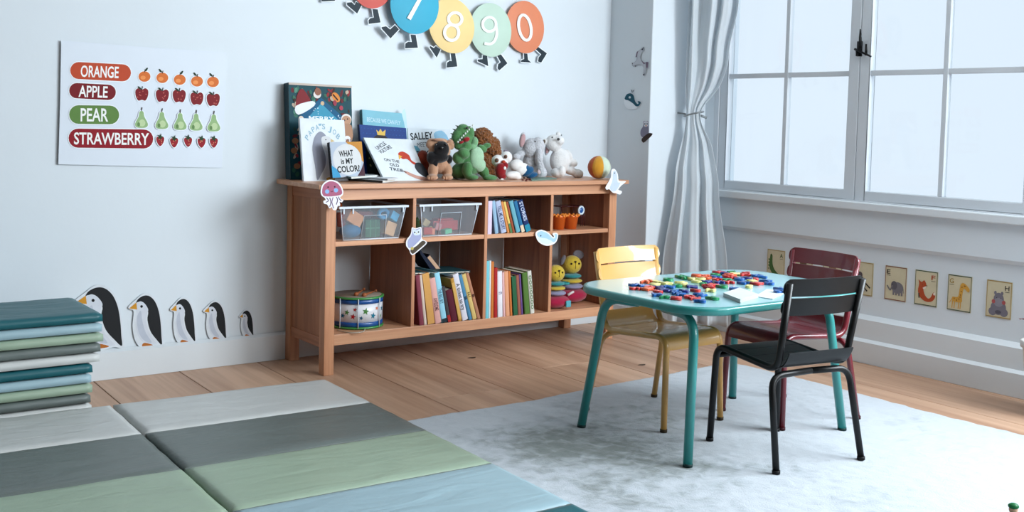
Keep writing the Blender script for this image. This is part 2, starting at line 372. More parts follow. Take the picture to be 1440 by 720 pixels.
# ------------------------------------------------------------------ shelf unit
SX0, SX1, SD, SB = .778, 2.261, -.365, -.018
DV = [1.174, 1.5294, 1.8835]
RT, RB, MT = .1554, .1133, .5157
LG = .043
sh = thing('shelf_unit', 'long brown pine shelf unit with eight open cubbies against the back wall', 'shelf', ((SX0+SX1)/2, (SD+SB)/2, 0))
MB().box((SX0-.046, SD-.03, SH-.019), (SX1+.046, SB+.005, SH)).build('top_board', PINEX, sh, bevel=.003)
for x, lo in ((SX0, 1), (SX1-LG, 0)):
    for y in (SD, SB-LG): MB().box((x, y, 0), (x+LG, y+LG, SH-.02)).build('leg', PINE, sh, bevel=.002)
    xs = x+.008 if lo else x+LG-.026
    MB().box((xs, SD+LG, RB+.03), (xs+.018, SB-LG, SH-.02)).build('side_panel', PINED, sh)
    MB().box((x+.004, SD+LG, RB-.01), (x+LG-.004, SB-LG, RB+.03)).build('side_rail', PINEY, sh, bevel=.0015)
    MB().box((x+.004, SD+LG, SH-.062), (x+LG-.004, SB-LG, SH-.02)).build('side_rail', PINEY, sh, bevel=.0015)
MB().box((SX0+LG, SD+.003, .6768), (SX1-LG, SD+.022, SH-.0195)).build('apron', PINEX, sh, bevel=.0015)
MB().box((SX0+LG, SB-.022, .68), (SX1-LG, SB-.003, SH-.0195)).build('back_rail', PINEX, sh)
MB().box((SX0+LG, SD+.003, RB), (SX1-LG, SD+.022, RT)).build('bottom_rail', PINEX, sh, bevel=.0015)
MB().box((SX0+LG-.01, SD+.022, RT-.018), (SX1-LG+.01, SB, RT-.0005)).build('bottom_shelf', PINEX, sh)
for x in DV:
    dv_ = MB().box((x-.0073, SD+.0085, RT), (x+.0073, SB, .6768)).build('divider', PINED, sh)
    MB().box((x-.0075, SD+.004, RT), (x+.0075, SD+.0085, .6768)).build('lit_edge_strip', PINE, dv_, bevel=.001)  # paler front strip paints the light caught by the divider edge
xs = [SX0+LG-.012]+DV+[SX1-LG+.012]
for a, b in zip(xs, xs[1:]): MB().box((a+.0078, SD+.006, MT-.018), (b-.0078, SB, MT)).build('shelf_board', PINEX, sh, bevel=.001)

# ------------------------------------------------------------------ poster, garland, stickers
pf = plane_fn((.2, -.006, 1), (.012, -1, 0))
pc = [pf(86, 57), pf(200, 66), pf(318, 74), pf(315.5, 155), pf(312, 236), pf(200, 234), pf(82, 231), pf(84.5, 144)]
po = thing('fruit_poster', 'white paper poster with fruit names and rows of painted fruit on the back wall', 'poster', (.2, -.006, .79))
MB().prism(pc, (0, -.0008, 0)).build('paper', mat('poster_paper', (214, 222, 232), .6, var=.01), po)
a = Art(lambda x, y, l=0: pf(x, y, l+.0012))
K = lambda x, y: (60+x/3.4286, 40+y/3.4286)
def pill(x0, y0, x1, y1, hh, col, word, tx0, tx1, th):
    A, B = K(x0, y0), K(x1, y1); r = hh/3.4286/2; an = math.atan2(B[1]-A[1], B[0]-A[0]); n = 10
    def cap(rr):
        p = [(A[0]+r+rr*math.cos(an+PI/2+PI*i/n), A[1]+rr*math.sin(an+PI/2+PI*i/n)) for i in range(n+1)]
        return p+[(B[0]-r+rr*math.cos(an-PI/2+PI*i/n), B[1]+rr*math.sin(an-PI/2+PI*i/n)) for i in range(n+1)]
    a.poly(cap(r+1.2), (236, 240, 244)); a.poly(cap(r), col)
    sl = (B[1]-A[1])/(B[0]-A[0]); T0, T1 = K(tx0, 0)[0], K(tx1, 0)[0]; y = lambda x: A[1]+sl*(x-A[0])+th/3.4286/2
    a.text(word, T0, y(T0), T1, y(T1), th/3.4286, (240, 240, 238), .018)
pill(132, 203, 425, 214, 82, (207, 80, 45), 'ORANGE', 182, 365, 54)
pill(127, 300, 352, 308, 74, (140, 26, 36), 'APPLE', 172, 312, 54)
pill(127, 415, 368, 417, 90, (106, 146, 74), 'PEAR', 182, 315, 62)
pill(124, 529, 532, 533, 92, (165, 22, 40), 'STRAWBERRY', 150, 512, 56)
a.build('lettering', po)
a = Art(lambda x, y, l=0: pf(x, y, l+.0012)); rr = random.Random(3)
for i, (x, y) in enumerate(((490, 232), (576, 238), (660, 247), (743, 255), (820, 258))):
    x, y = K(x, y); a.poly(circ(x, y, 9.6, 8.6), (232, 238, 244)); a.poly(circ(x, y, 8.4, 7.4), (226, 118, 52))
    a.poly(circ(x-2, y+1.5, 3.6, 2.8), (240, 150, 84)); a.line([(x, y-6), (x+1, y-10)], 1.2, (60, 50, 34)); d = 1 if i in (0, 2) else -1
    a.poly(smooth([(x, y-8), (x+d*3, y-12), (x+d*5, y-12), (x+d*3, y-8)], 3), (38, 66, 44))
for x, y in ((477, 317), (576, 323), (657, 325), (742, 337), (821, 343)):
    x, y = K(x, y); o = [(x, y-6.5), (x+5, y-8.5), (x+9, y-5), (x+8.5, y+3), (x+5, y+9), (x, y+8), (x-5, y+9), (x-8.5, y+3), (x-9, y-5), (x-5, y-8.5)]
    a.poly(smooth(grow(o, 1.2), 3), (232, 238, 244)); a.poly(smooth(o, 3), (148, 28, 38))
    for q in range(6): a.poly(circ(x+rr.uniform(-6, 6), y+rr.uniform(-5, 6), .9, n=6), (206, 100, 90), False)
    a.l += .00003; a.line([(x, y-6), (x+1, y-11)], 1.1, (50, 36, 26)); a.poly(smooth([(x, y-7), (x-4, y-11), (x-6, y-10), (x-3, y-7)], 3), (38, 66, 44))
for x, y in ((475, 435), (573, 440), (661, 445), (738, 448), (823, 452)):
    x, y = K(x, y); o = [(x, y-11), (x+3, y-9), (x+4, y-3), (x+9, y+7), (x+7, y+12), (x, y+13), (x-7, y+12), (x-9, y+7), (x-4, y-3), (x-3, y-9)]
    a.poly(smooth(grow(o, 1.1), 3), (232, 238, 244)); a.poly(smooth(o, 3), (154, 186, 132))
    a.poly(circ(x+1, y+6, 4.5, 5), (186, 206, 158)); a.poly(circ(x-4, y+8, 2, 3), (112, 150, 90)); a.line([(x, y-11), (x+.8, y-16)], 1.3, (66, 50, 40))
for x, y in ((565, 540), (632, 547), (699, 544), (764, 548), (823, 548)):
    x, y = K(x, y); o = [(x-5.5, y-4), (x, y-5.5), (x+5.5, y-4), (x+4.5, y+3), (x, y+8), (x-4.5, y+3)]
    a.poly(smooth(grow(o, 1), 3), (232, 238, 244)); a.poly(smooth(o, 3), (172, 30, 44)); a.poly(star(x, y-5, 5, .3), (44, 76, 44))
    for q in range(4): a.poly(circ(x+rr.uniform(-3, 3), y+rr.uniform(-2, 4), .6, n=6), (240, 170, 120), False)
    a.l += .00003
a.build('fruit_print', po)

BOOT = (52, 66, 76)
def boot(A, pts): A.poly(grow(pts, 1.6), (232, 238, 242)); A.poly(pts, BOOT)
def kk(L): return [(430+x/4, y/4) for x, y in L]
def disc(name, label, c, rx, ry, rot, col, col2, digit, boots, Y, swash=None):
    fn = plane_fn((1.5, Y, 1.4), (0, -1, 0)); o = circ(c[0], c[1], rx, ry, rot, 48)
    b = fn(c[0], c[1]+ry); t = thing(name, label, 'decoration', b, group='number discs of the caterpillar garland')
    # slightly cupped disc
    mb = MB(); rings = 8; cen = fn(*c); V = []; F = []
    for i in range(rings+1):
        q = i/rings
        for (x, y) in o: V.append(fn(c[0]+(x-c[0])*q, c[1]+(y-c[1])*q, -.010*q*q+.010))
    for i in range(rings):
        for j in range(48): F.append((i*48+j, i*48+(j+1) % 48, (i+1)*48+(j+1) % 48, (i+1)*48+j))
    mb.add(V, F, 0, True).build('disc', mat('disc_'+name+str(col), col, .6, var=.08, vscale=5), t)
    A = Art(lambda x, y, l=0: fn(x, y, l+.0115)); digit(A); A.build('number', t)
    for bt in boots:
        q = kk(bt); B = MB(); c3 = [fn(x, y, -.006) for x, y in q]
        L = Art(lambda x, y, l=0: fn(x, y, l-.006)); L.poly(grow(q, 1.3), (232, 238, 242)); L.l += .0004; L.poly(q, BOOT); L.build('leg', t)
    return t
WH = (236, 240, 238)
bootR = lambda x, y, s=1: [(x, y), (x+30*s, y), (x+42*s, y+70), (x-30*s, y+78), (x-28*s, y+55), (x-5*s, y+42), (x+4*s, y+38)]
disc('number_disc', 'teal disc at the upper left end of the number garland, only its boot visible', (478, -44), 30, 38, 0, (90, 160, 150), None, lambda A: A.text('5', 470, -30, 486, -30, 30, WH),
     [[(92, -18), (165, -22), (168, 4), (92, 8)]], -.020)
disc('number_disc', 'red cardboard number disc left of the blue disc', (524, -25), 30, 37, 0, (222, 92, 80), None, lambda A: A.text('6', 514, -14, 532, -14, 30, WH),
     [[(285, 8), (318, 28), (292, 76), (236, 28), (234, 14), (262, 12), (278, 28)], [(378, 50), (408, 52), (424, 126), (358, 134), (356, 114), (366, 102), (386, 98)]], -.024)
disc('number_disc', 'bright blue cardboard disc with a white 7 on the garland', (583, 7), 34, 41, -.1, (44, 176, 210), None, lambda A: A.line([(571, -22), (600, -22), (573, 27)], 6, WH),
     [[(505, 140), (528, 165), (480, 216), (430, 160), (430, 152), (455, 147), (478, 165)], [(592, 194), (622, 196), (634, 268), (562, 272), (564, 244), (580, 234), (600, 236)]], -.040)
disc('number_disc', 'yellow cardboard disc with a white 8 on the garland', (635, 36), 31.5, 39.5, -.25, (236, 206, 140), None,
     lambda A: (A.line(circ(638, 27, 9.5, 9, 0, 20), 4.2, WH, True), A.line(circ(633, 46, 10, 11, 0, 20), 4.2, WH, True)),
     [[(735, 258), (762, 278), (740, 324), (700, 266), (704, 258), (724, 270)], [(818, 300), (844, 300), (856, 374), (796, 380), (798, 352), (812, 342), (824, 344)]], -.032)
disc('number_disc', 'pale green cardboard disc with a white 9 on the garland', (690, 42), 29, 38, -.12, (188, 212, 196), None,
     lambda A: (A.line(circ(686, 34.5, 9.5, 10, 0, 20), 4, WH, True), A.line(smooth([(695, 34), (696.5, 48), (693, 58), (687, 62), (679, 61)], 4, False), 4, WH)),
     [[(998, 310), (1024, 314), (1030, 372), (970, 344), (972, 334), (998, 332)], [(1078, 310), (1102, 306), (1138, 356), (1092, 396), (1082, 384), (1086, 360), (1100, 350)]], -.026)
disc('number_disc', 'orange cardboard disc with a white 0 at the right end of the garland', (738, 38), 27, 37, -.1, (232, 138, 98), None,
     lambda A: A.line(circ(736, 39, 8.5, 18, -.18, 26), 4, WH, True),
     [[(1230, 300), (1250, 302), (1254, 336), (1272, 352), (1214, 348), (1216, 338), (1232, 332)], [(1306, 260), (1360, 300), (1328, 352), (1310, 346), (1314, 322), (1328, 306), (1296, 276)]], -.020)

wf = plane_fn((.3, -.004, .2), (0, -1, 0))
def penguin(label, x, y, s, sx=1):                     # x,y: feet centre; s: height in px / 100
    q = lambda L: [(x+a*s*sx, y+b*s) for a, b in L]
    body = q([(-30, -80), (-24, -90), (-10, -99), (6, -99), (22, -90), (33, -72), (40, -48), (42, -24), (44, -2), (30, -7), (16, -4), (-6, 0), (-22, -10), (-31, -28), (-34, -50), (-28, -70)])
    b2 = body[:]; b2.insert(0, q([(-42, -76)])[0])
    def L(A):
        A.poly(smooth(q([(-30, -79), (-22, -92), (-6, -99), (10, -98), (25, -87), (35, -68), (40, -44), (42, -20), (43, -3), (28, -14), (12, -30), (4, -52), (6, -66), (0, -74), (-10, -86), (-24, -86)]), 4), mat('penguin_black', (30, 33, 38), .85))
        A.poly(smooth(q([(-27, -82), (-16, -88), (-4, -84), (6, -72), (2, -62), (0, -50), (8, -28), (22, -12), (30, -4), (8, -4), (-8, -8), (-22, -22), (-28, -44), (-25, -62), (-28, -72)]), 4), (206, 211, 220))
        A.poly(smooth(q([(-23, -60), (-14, -70), (-10, -50), (0, -26), (16, -8), (-2, -10), (-18, -24), (-24, -44)]), 3), (186, 193, 206))
        A.poly(q([(-46, -74), (-26, -86), (-24, -72)]), (214, 150, 48))
        A.poly(circ(x-12*s*sx, y-78*s, 2.6*s), (26, 26, 30))
        A.poly(smooth(q([(-10, -4), (-2, -7), (18, -3), (10, 0), (-8, 1)]), 3), (196, 116, 50))
    return sticker('penguin_cutout', label, 'decoration', wf, smooth(q([(-46, -76), (-26, -90), (-8, -101), (10, -101), (26, -89), (36, -69), (41, -44), (43, -20), (46, -1), (28, -3), (8, 2), (-12, 2), (-28, -14), (-34, -40), (-31, -64), (-34, -72)]), 4), L, .8*s+.6, 'paper penguins along the baseboard', (214, 220, 226), .002)
penguin('largest paper penguin, half behind the stack of folded mats', 139.5, 489, .855, .86)
penguin('second largest paper penguin, right of the folded mats', 205, 487, .72, .72)
penguin('middle paper penguin of the five on the baseboard', 257.5, 482, .62, .62)
penguin('fourth paper penguin, second smallest, on the baseboard', 302.5, 477.5, .53, .66)
penguin('smallest paper penguin nearest the shelf unit', 346.5, 472.5, .36, .60)

sf = plane_fn((XC-.003, -.2, 1), (-1, 0, 0)); s45 = lambda L: [(860+x/4.5, 60+y/4.5) for x, y in L]
sticker('unicorn_sticker', 'faint white and mauve unicorn sticker, topmost on the wall pier', 'sticker', sf,
        smooth(s45([(188, 38), (204, 26), (206, 48), (196, 58), (184, 96), (204, 124), (232, 122), (232, 160), (222, 164), (216, 200), (200, 208), (204, 160), (178, 140), (140, 152), (130, 134), (158, 110), (160, 66)]), 3),
        lambda A: (A.poly(smooth(s45([(190, 42), (198, 50), (180, 90), (200, 128), (216, 142), (212, 196), (204, 160), (176, 134), (140, 144), (136, 132), (164, 108), (166, 64)]), 3), (190, 194, 202)),
                   A.polys([s45([(160, 60), (170, 50), (160, 92), (152, 92)]), s45([(218, 122), (234, 122), (230, 158), (220, 160)]), s45([(184, 108), (206, 126), (218, 130), (204, 136)])], (128, 108, 130)),
                   A.polys([s45([(188, 46), (206, 26), (200, 48)]), s45([(198, 200), (212, 196), (206, 210)]), s45([(128, 128), (136, 128), (134, 138)]), s45([(148, 146), (154, 144), (152, 156)])], (70, 64, 80))), 0, 'animal stickers on the wall pier', (172, 178, 186), .0008)
sticker('whale_sticker', 'teal whale sticker with a small spout on the wall pier', 'sticker', sf,
        smooth(s45([(84, 350), (96, 328), (120, 318), (142, 332), (154, 372), (172, 382), (166, 368), (188, 374), (176, 402), (156, 410), (124, 412), (98, 398), (86, 376)]), 3),
        lambda A: (A.poly(smooth(s45([(80, 358), (82, 392), (106, 418), (142, 420), (164, 410), (138, 384), (108, 364)]), 3), (228, 234, 240)),
                   A.poly(smooth(s45([(84, 352), (96, 328), (120, 320), (140, 334), (150, 370), (164, 388), (172, 384), (166, 370), (186, 376), (174, 400), (154, 402), (138, 386), (108, 366), (90, 362)]), 3), (28, 96, 118)),
                   A.poly(circ(*s45([(116, 346)])[0], 1.6), (200, 214, 220)), A.polys([s45([(122, 296), (130, 302), (132, 314), (128, 314)]), s45([(146, 298), (138, 302), (132, 314), (136, 314)])], (110, 118, 130))), 0, 'animal stickers on the wall pier', (214, 220, 226), .0008)
sticker('owl_sticker', 'grey owl on a brown branch, lowest sticker on the wall pier', 'sticker', sf,
        smooth(s45([(204, 494), (218, 500), (232, 492), (236, 530), (238, 572), (256, 572), (258, 584), (214, 630), (196, 632), (192, 608), (182, 588), (184, 556), (198, 530)]), 3),
        lambda A: (A.poly(smooth(s45([(204, 496), (218, 502), (232, 496), (236, 530), (236, 570), (222, 596), (196, 598), (184, 580), (186, 552), (200, 530)]), 3), (140, 138, 160)),
                   A.poly(smooth(s45([(206, 500), (218, 504), (230, 500), (232, 520), (226, 530), (208, 530)]), 3), (216, 218, 226)),
                   A.polys([circ(*s45([(212, 514)])[0], 1, n=8), circ(*s45([(226, 514)])[0], 1, n=8)], (40, 40, 50)), A.poly(s45([(214, 522), (224, 522), (219, 532)]), (200, 130, 50)),
                   A.poly(smooth(s45([(192, 608), (232, 574), (254, 574), (256, 586), (212, 628), (198, 630)]), 3), (72, 52, 44))), 0, 'animal stickers on the wall pier', (210, 212, 218), .0008)

kf = lambda Y: plane_fn((1, Y, .7), (0, -1, 0))
u = lambda L: [(390+x/4.5, 240+y/4.5) for x, y in L]
jel = u([(274, 130), (284, 90), (318, 62), (352, 60), (390, 78), (412, 116), (414, 150), (396, 168), (402, 180), (416, 186), (406, 200), (392, 196), (396, 220), (380, 224), (372, 248), (352, 246), (346, 228), (330, 238), (316, 214), (296, 208), (292, 192), (306, 186), (298, 170), (280, 156)])
sticker('jellyfish_cutout', 'pink paper jellyfish at the left front corner of the shelf unit', 'decoration', kf(SD-.033), smooth(jel, 3),
        lambda A: (A.poly(smooth(u([(282, 130), (292, 92), (322, 70), (352, 68), (384, 84), (406, 120), (404, 150), (350, 162), (300, 162), (286, 150)]), 4), (186, 104, 134)),
                   [A.line(smooth(u(p), 3, False), 1.3, c) for p, c in (([(310, 170), (322, 190), (306, 200)], (120, 100, 130)), ([(330, 170), (338, 200), (330, 228)], (120, 100, 130)), ([(352, 168), (344, 200), (356, 238)], (150, 120, 150)), ([(372, 166), (380, 186), (372, 214)], (120, 100, 130)), ([(386, 164), (392, 180), (404, 190)], (120, 100, 130)))],
                   A.polys([circ(*u([(314, 132)])[0], 3), circ(*u([(370, 124)])[0], 3)], (140, 180, 226)), A.polys([circ(*u([(320, 104)])[0], 1.1, n=10), circ(*u([(362, 102)])[0], 1.1, n=10)], (50, 30, 40)), A.line(smooth(u([(336, 128), (344, 134), (352, 126)]), 3, False), .8, (110, 50, 70))), .2, 'paper animals on the shelf unit', (232, 232, 238))
ow = u([(852, 360), (870, 366), (892, 362), (908, 358), (912, 390), (914, 432), (938, 446), (942, 462), (900, 500), (862, 530), (846, 528), (834, 500), (816, 476), (818, 440), (840, 410), (848, 388)])
sticker('owl_cutout', 'lilac paper owl on a branch stuck to the first shelf divider', 'decoration', kf(SD-.004), smooth(ow, 3),
        lambda A: (A.poly(smooth(u([(856, 366), (872, 372), (904, 364), (908, 400), (906, 432), (880, 460), (846, 490), (826, 480), (824, 444), (844, 414), (852, 392)]), 3), (164, 170, 206)),
                   A.poly(smooth(u([(856, 370), (880, 378), (902, 368), (904, 396), (892, 408), (864, 406)]), 3), (206, 218, 228)),
                   A.polys([circ(*u([(868, 390)])[0], 1.1, n=10), circ(*u([(892, 388)])[0], 1.1, n=10)], (50, 50, 60)), A.poly(u([(876, 394), (884, 394), (880, 402)]), (220, 190, 110)),
                   A.poly(smooth(u([(842, 500), (880, 476), (912, 446), (932, 446), (936, 460), (896, 496), (862, 524), (848, 522)]), 3), (92, 80, 66)), A.poly(circ(*u([(852, 492)])[0], 2.2), (196, 180, 100))), .3, 'paper animals on the shelf unit', (232, 232, 236))
v_ = lambda L: [(740+x/14.4, 310+y/14.4) for x, y in L]
sticker('whale_cutout', 'pale blue paper whale stuck to the third shelf divider', 'decoration', kf(SD-.004), smooth(v_([(190, 250), (290, 190), (400, 225), (480, 280), (540, 340), (560, 320), (530, 270), (600, 250), (640, 290), (620, 400), (560, 470), (440, 510), (340, 490), (250, 430), (205, 350)]), 3),
        lambda A: (A.poly(smooth(v_([(215, 270), (290, 215), (400, 245), (470, 300), (540, 365), (580, 340), (570, 280), (620, 285), (605, 390), (540, 440), (420, 370), (260, 340)]), 3), (166, 204, 228)),
                   A.poly(smooth(v_([(225, 345), (300, 350), (420, 375), (530, 430), (440, 480), (340, 465), (265, 415)]), 3), (212, 228, 238)), A.poly(circ(*v_([(290, 310)])[0], 1, n=10), (50, 60, 80))), .2, 'paper animals on the shelf unit', (236, 238, 240))
w_ = lambda L: [(820+x/12, 230+y/12) for x, y in L]
sticker('bird_cutout', 'white paper animal at the right front corner of the shelf unit', 'decoration', kf(SD-.033), smooth(w_([(380, 400), (440, 290), (470, 220), (480, 110), (530, 95), (580, 180), (600, 290), (720, 300), (640, 370), (590, 440), (650, 470), (620, 520), (560, 500), (500, 490), (440, 430), (400, 440)]), 3),
        lambda A: (A.poly(smooth(w_([(450, 400), (490, 290), (500, 150), (540, 120), (570, 200), (580, 310), (620, 330), (580, 420), (530, 470), (480, 460)]), 3), (196, 210, 224)), A.poly(circ(*w_([(528, 160)])[0], .9, n=8), (60, 70, 80))), .2, 'paper animals on the shelf unit', (234, 236, 238))

# letter cards on the window wall
cards = [('crocodile', (-.732, 'A'), (86, 122, 70), (176, 150, 96)), ('bear', (-.89, 'B'), (120, 90, 70), (170, 80, 70)), ('cat', (-1.05, 'C'), (150, 110, 80), (60, 90, 70)), ('dog', (-1.208, 'D'), (110, 96, 100), (176, 150, 96)),
         ('elephant', (-1.370, 'E'), (134, 130, 136), (150, 84, 76)), ('fox', (-1.512, 'F'), (196, 88, 52), (62, 96, 76)), ('giraffe', (-1.660, 'G'), (214, 160, 70), (70, 98, 86)), ('hippo', (-1.825, 'H'), (132, 128, 140), (176, 146, 86))]
for nm, (y, lt), col, bc in cards:
    cwd, chh = .104, .144; z = .4295; dark = (70, 62, 58)
    fn = rect_fn((XR-.0015, y, z), (0, -cwd, 0), (0, 0, -chh))
    t = thing('letter_card', 'cream alphabet card with a %s and the letter %s below the window' % (nm, lt), 'card', (XR-.0015, y-cwd/2, z-chh), group='alphabet cards below the window')
    MB().prism([fn(0, 0), fn(1, 0), fn(1, 1), fn(0, 1)], (-.0012, 0, 0)).build('card', P((204, 194, 164)), t)
    A = Art(lambda x, yy, l=0: fn(x, yy, l+.0014))
    A.line([(.03, .02), (.97, .02), (.97, .98), (.03, .98)], .022, bc, True)
    lx = .08 if lt in 'DEG' else .72
    A.text(lt, lx, .24, lx+.17, .24, .13, {'F': (186, 80, 50), 'G': (170, 140, 70), 'A': (60, 100, 60)}.get(lt, dark)); A.line([(lx, .28), (lx+.18, .28)], .012, dark)
    e = lambda x, yy, rx, ry, r=0, c=col: A.poly(circ(x, yy, rx, ry, r, 20), c)
    if lt == 'A': A.poly(smooth([(.2, .15), (.3, .2), (.32, .45), (.45, .65), (.8, .85), (.6, .86), (.3, .76), (.14, .55), (.16, .3)], 4), col); [A.poly([(.15-.01*i, .3+.1*i), (.06, .33+.1*i), (.15, .37+.1*i)], col, False) for i in range(4)]; A.poly(circ(.24, .2, .02, n=8), dark)
    elif lt == 'D': e(.5, .62, .13, .2, -.6); e(.36, .4, .13, .1); A.line([(.5, .72), (.75, .86)], .05, dark); A.line([(.6, .6), (.88, .76)], .05, dark); e(.22, .36, .05, .07, 0, dark); e(.48, .8, .2, .05, .3, (190, 182, 170)); e(.3, .4, .02, .02, 0, dark)
    elif lt == 'E':
        e(.6, .62, .27, .17); e(.44, .56, .14, .13, 0, (112, 108, 116)); [A.poly([(x, .68), (x+.09, .68), (x+.08, .84), (x+.01, .84)], col, False) for x in (.38, .5, .64, .76)]
        A.line(smooth([(.36, .56), (.28, .7), (.2, .66), (.12, .58)], 3, False), .05, col); A.line([(.85, .58), (.9, .76)], .02, col); A.poly(circ(.38, .53, .015, n=8), dark)
    elif lt == 'F':
        A.poly(smooth([(.2, .38), (.16, .28), (.3, .34), (.42, .28), (.52, .42), (.4, .5), (.44, .66), (.6, .78), (.72, .74), (.84, .58), (.92, .7), (.8, .84), (.55, .88), (.3, .8), (.16, .62)], 3), col)
        A.poly(smooth([(.36, .5), (.52, .44), (.44, .54)], 2), (226, 214, 200)); A.polys([circ(.54, .43, .02, n=8), circ(.34, .42, .012, n=8)], dark); A.line([(.2, .66), (.22, .8)], .05, dark); A.poly(circ(.87, .63, .04), (226, 214, 200))
    elif lt == 'G':
        A.poly(smooth([(.22, .62), (.45, .6), (.5, .4), (.55, .24), (.66, .2), (.8, .26), (.92, .36), (.86, .44), (.72, .36), (.66, .38), (.62, .6), (.6, .74), (.26, .74)], 3), col)
        for x in (.24, .33, .5, .58): A.line([(x, .7), (x-.02, .93)], .035, col)
        A.line([(.22, .66), (.1, .8)], .02, col)
        for x, yy in ((.3, .66), (.4, .7), (.5, .66), (.55, .54), (.58, .44), (.6, .32), (.7, .28), (.54, .6)): A.poly(circ(x, yy, .022, n=7), (150, 92, 46), False)
        A.l += .00003; A.polys([circ(.74, .28, .014, n=8), circ(.9, .42, .014, n=8)], dark)
    elif lt == 'H':
        e(.5, .72, .3, .2); e(.28, .84, .16, .11); e(.72, .84, .16, .11); e(.5, .5, .2, .18); e(.36, .33, .05, .05); e(.62, .33, .05, .05); e(.5, .58, .19, .12, 0, (150, 146, 156))
        e(.3, .57, .07, .055, 0, (190, 96, 96)); e(.7, .57, .07, .055, 0, (190, 96, 96)); A.polys([circ(.42, .46, .014, n=8), circ(.58, .46, .014, n=8)], dark); e(.5, .84, .12, .05, 0, (104, 100, 112))
    else: e(.5, .68, .25, .2); e(.5, .42, .16, .14); e(.38, .3, .06, .06); e(.62, .3, .06, .06); A.polys([circ(.44, .4, .014, n=8), circ(.56, .4, .014, n=8)], dark)
    A.build('print', t)

# ------------------------------------------------------------------ curtain
def fabric(name, col, rough=.85, trans=.0, wr=.3, sc=(3, 3, 3)):
    m = mat(name, col, rough, var=.03, vscale=6, spec=.2, sheen=.2); nt = m.node_tree; b = nt.nodes['Principled BSDF']
    if trans:
        t = nt.nodes.new('ShaderNodeBsdfTranslucent'); t.inputs[0].default_value = lin(col)+(1,); mx = nt.nodes.new('ShaderNodeMixShader'); mx.inputs[0].default_value = trans
        nt.links.new(b.outputs[0], mx.inputs[1]); nt.links.new(t.outputs[0], mx.inputs[2]); nt.links.new(mx.outputs[0], nt.nodes['Material Output'].inputs[0])
    return m
def interp(tab, z):
    for (z0, v0), (z1, v1) in zip(tab, tab[1:]):
        if z1 <= z <= z0:
            t = (z0-z)/(z0-z1); t = t*t*(3-2*t); return v0+(v1-v0)*t
    return tab[-1][1] if z < tab[-1][0] else tab[0][1]
def curtain_pt(u_, z):
    lx = interp([(2.4, 2.665), (1.6, 2.675), (1.2, 2.675), (1.05, 2.69), (.75, 2.63), (.3, 2.565), (.04, 2.545)], z); ly = -.37
    rx = 2.80; ry = interp([(2.4, -.62), (1.6, -.585), (1.33, -.53), (1.05, -.425), (.9, -.455), (.7, -.50), (.3, -.565), (.04, -.575)], z)
    if z < 1.2: rx = interp([(1.2, 2.80), (1.05, 2.73), (.85, 2.79), (.04, 2.80)], z)
    amp = interp([(2.4, .030), (1.6, .026), (1.25, .016), (1.05, .006), (.85, .014), (.4, .028), (.04, .034)], z)
    uu = u_**.92; x = lx+(rx-lx)*uu; y = ly+(ry-ly)*uu
    nx, ny = -(ry-ly), (rx-lx); L = math.hypot(nx, ny); nx /= L; ny /= L
    ph = 2*PI*3.7*u_+1.1*math.sin(2.6*u_+1.1*z)+.5*math.sin(9*u_)
    o = amp*(math.sin(ph)+.42*math.sin(1.7*ph+1.1+1.5*z)) + .006*noise.noise(Vector((u_*5, z*3, 2)))
    sw = (.10*max(0, (z-1.1))*math.sin(PI*u_)*.25 if z > 1.1 else 0)
    return Vector((x+nx*o-sw, y+ny*o, z))
t = thing('curtain', 'white floor length curtain gathered by a tieback beside the window', 'curtain', (2.7, -.45, .04))
nu, nz = 150, 90; mb = MB(); V = []; Fc = []
for j in range(nz+1):
    z = .045+(2.38-.045)*j/nz
    for i in range(nu+1): V.append(curtain_pt(i/nu, z))
for j in range(nz):
    for i in range(nu): a_ = j*(nu+1)+i; Fc.append((a_, a_+1, a_+nu+2, a_+nu+1))
o = mb.add(V, Fc, 0, True).build('drape', fabric('curtain_cloth', (232, 238, 242), .9, .38), t)
md = o.modifiers.new('thick', 'SOLIDIFY'); md.thickness = .0015
band = [curtain_pt(i/40, 1.055) for i in range(41)]
cb = sum(band, Vector())/41
loop = [cb+Vector((.052*math.cos(q)*.8-.0*math.sin(q), .05*math.sin(q), .012*math.cos(q+1))) for q in (2*PI*i/30 for i in range(30))]
mb = MB().tube(loop, .004, 8, closed=True)
hk = OY(977.5, 163, -.36)
mb.tube([hk+Vector((-.004, .0, .012)), hk+Vector((.012, -.03, 0)), hk+Vector((.03, -.05, -.008))], .006, 8).tube([Vector((2.70, PY, 1.06)), hk], .004, 8)
for q in range(5): mb.ell(hk+Vector((.014*math.cos(q*1.26), -.012, .014*math.sin(q*1.26))), (.007, .007, .007))
mb.build('tieback', mat('tieback_metal', (150, 156, 158), .4, .6), t, label='pale metal tieback with a small flower')
rod = MB().tube([(2.745, PY+.0, 2.41), (2.745, -2.3, 2.41)], .012, 12); tag(rod.build('curtain_rod', IRON), 'dark curtain rod above the window', 'rod')

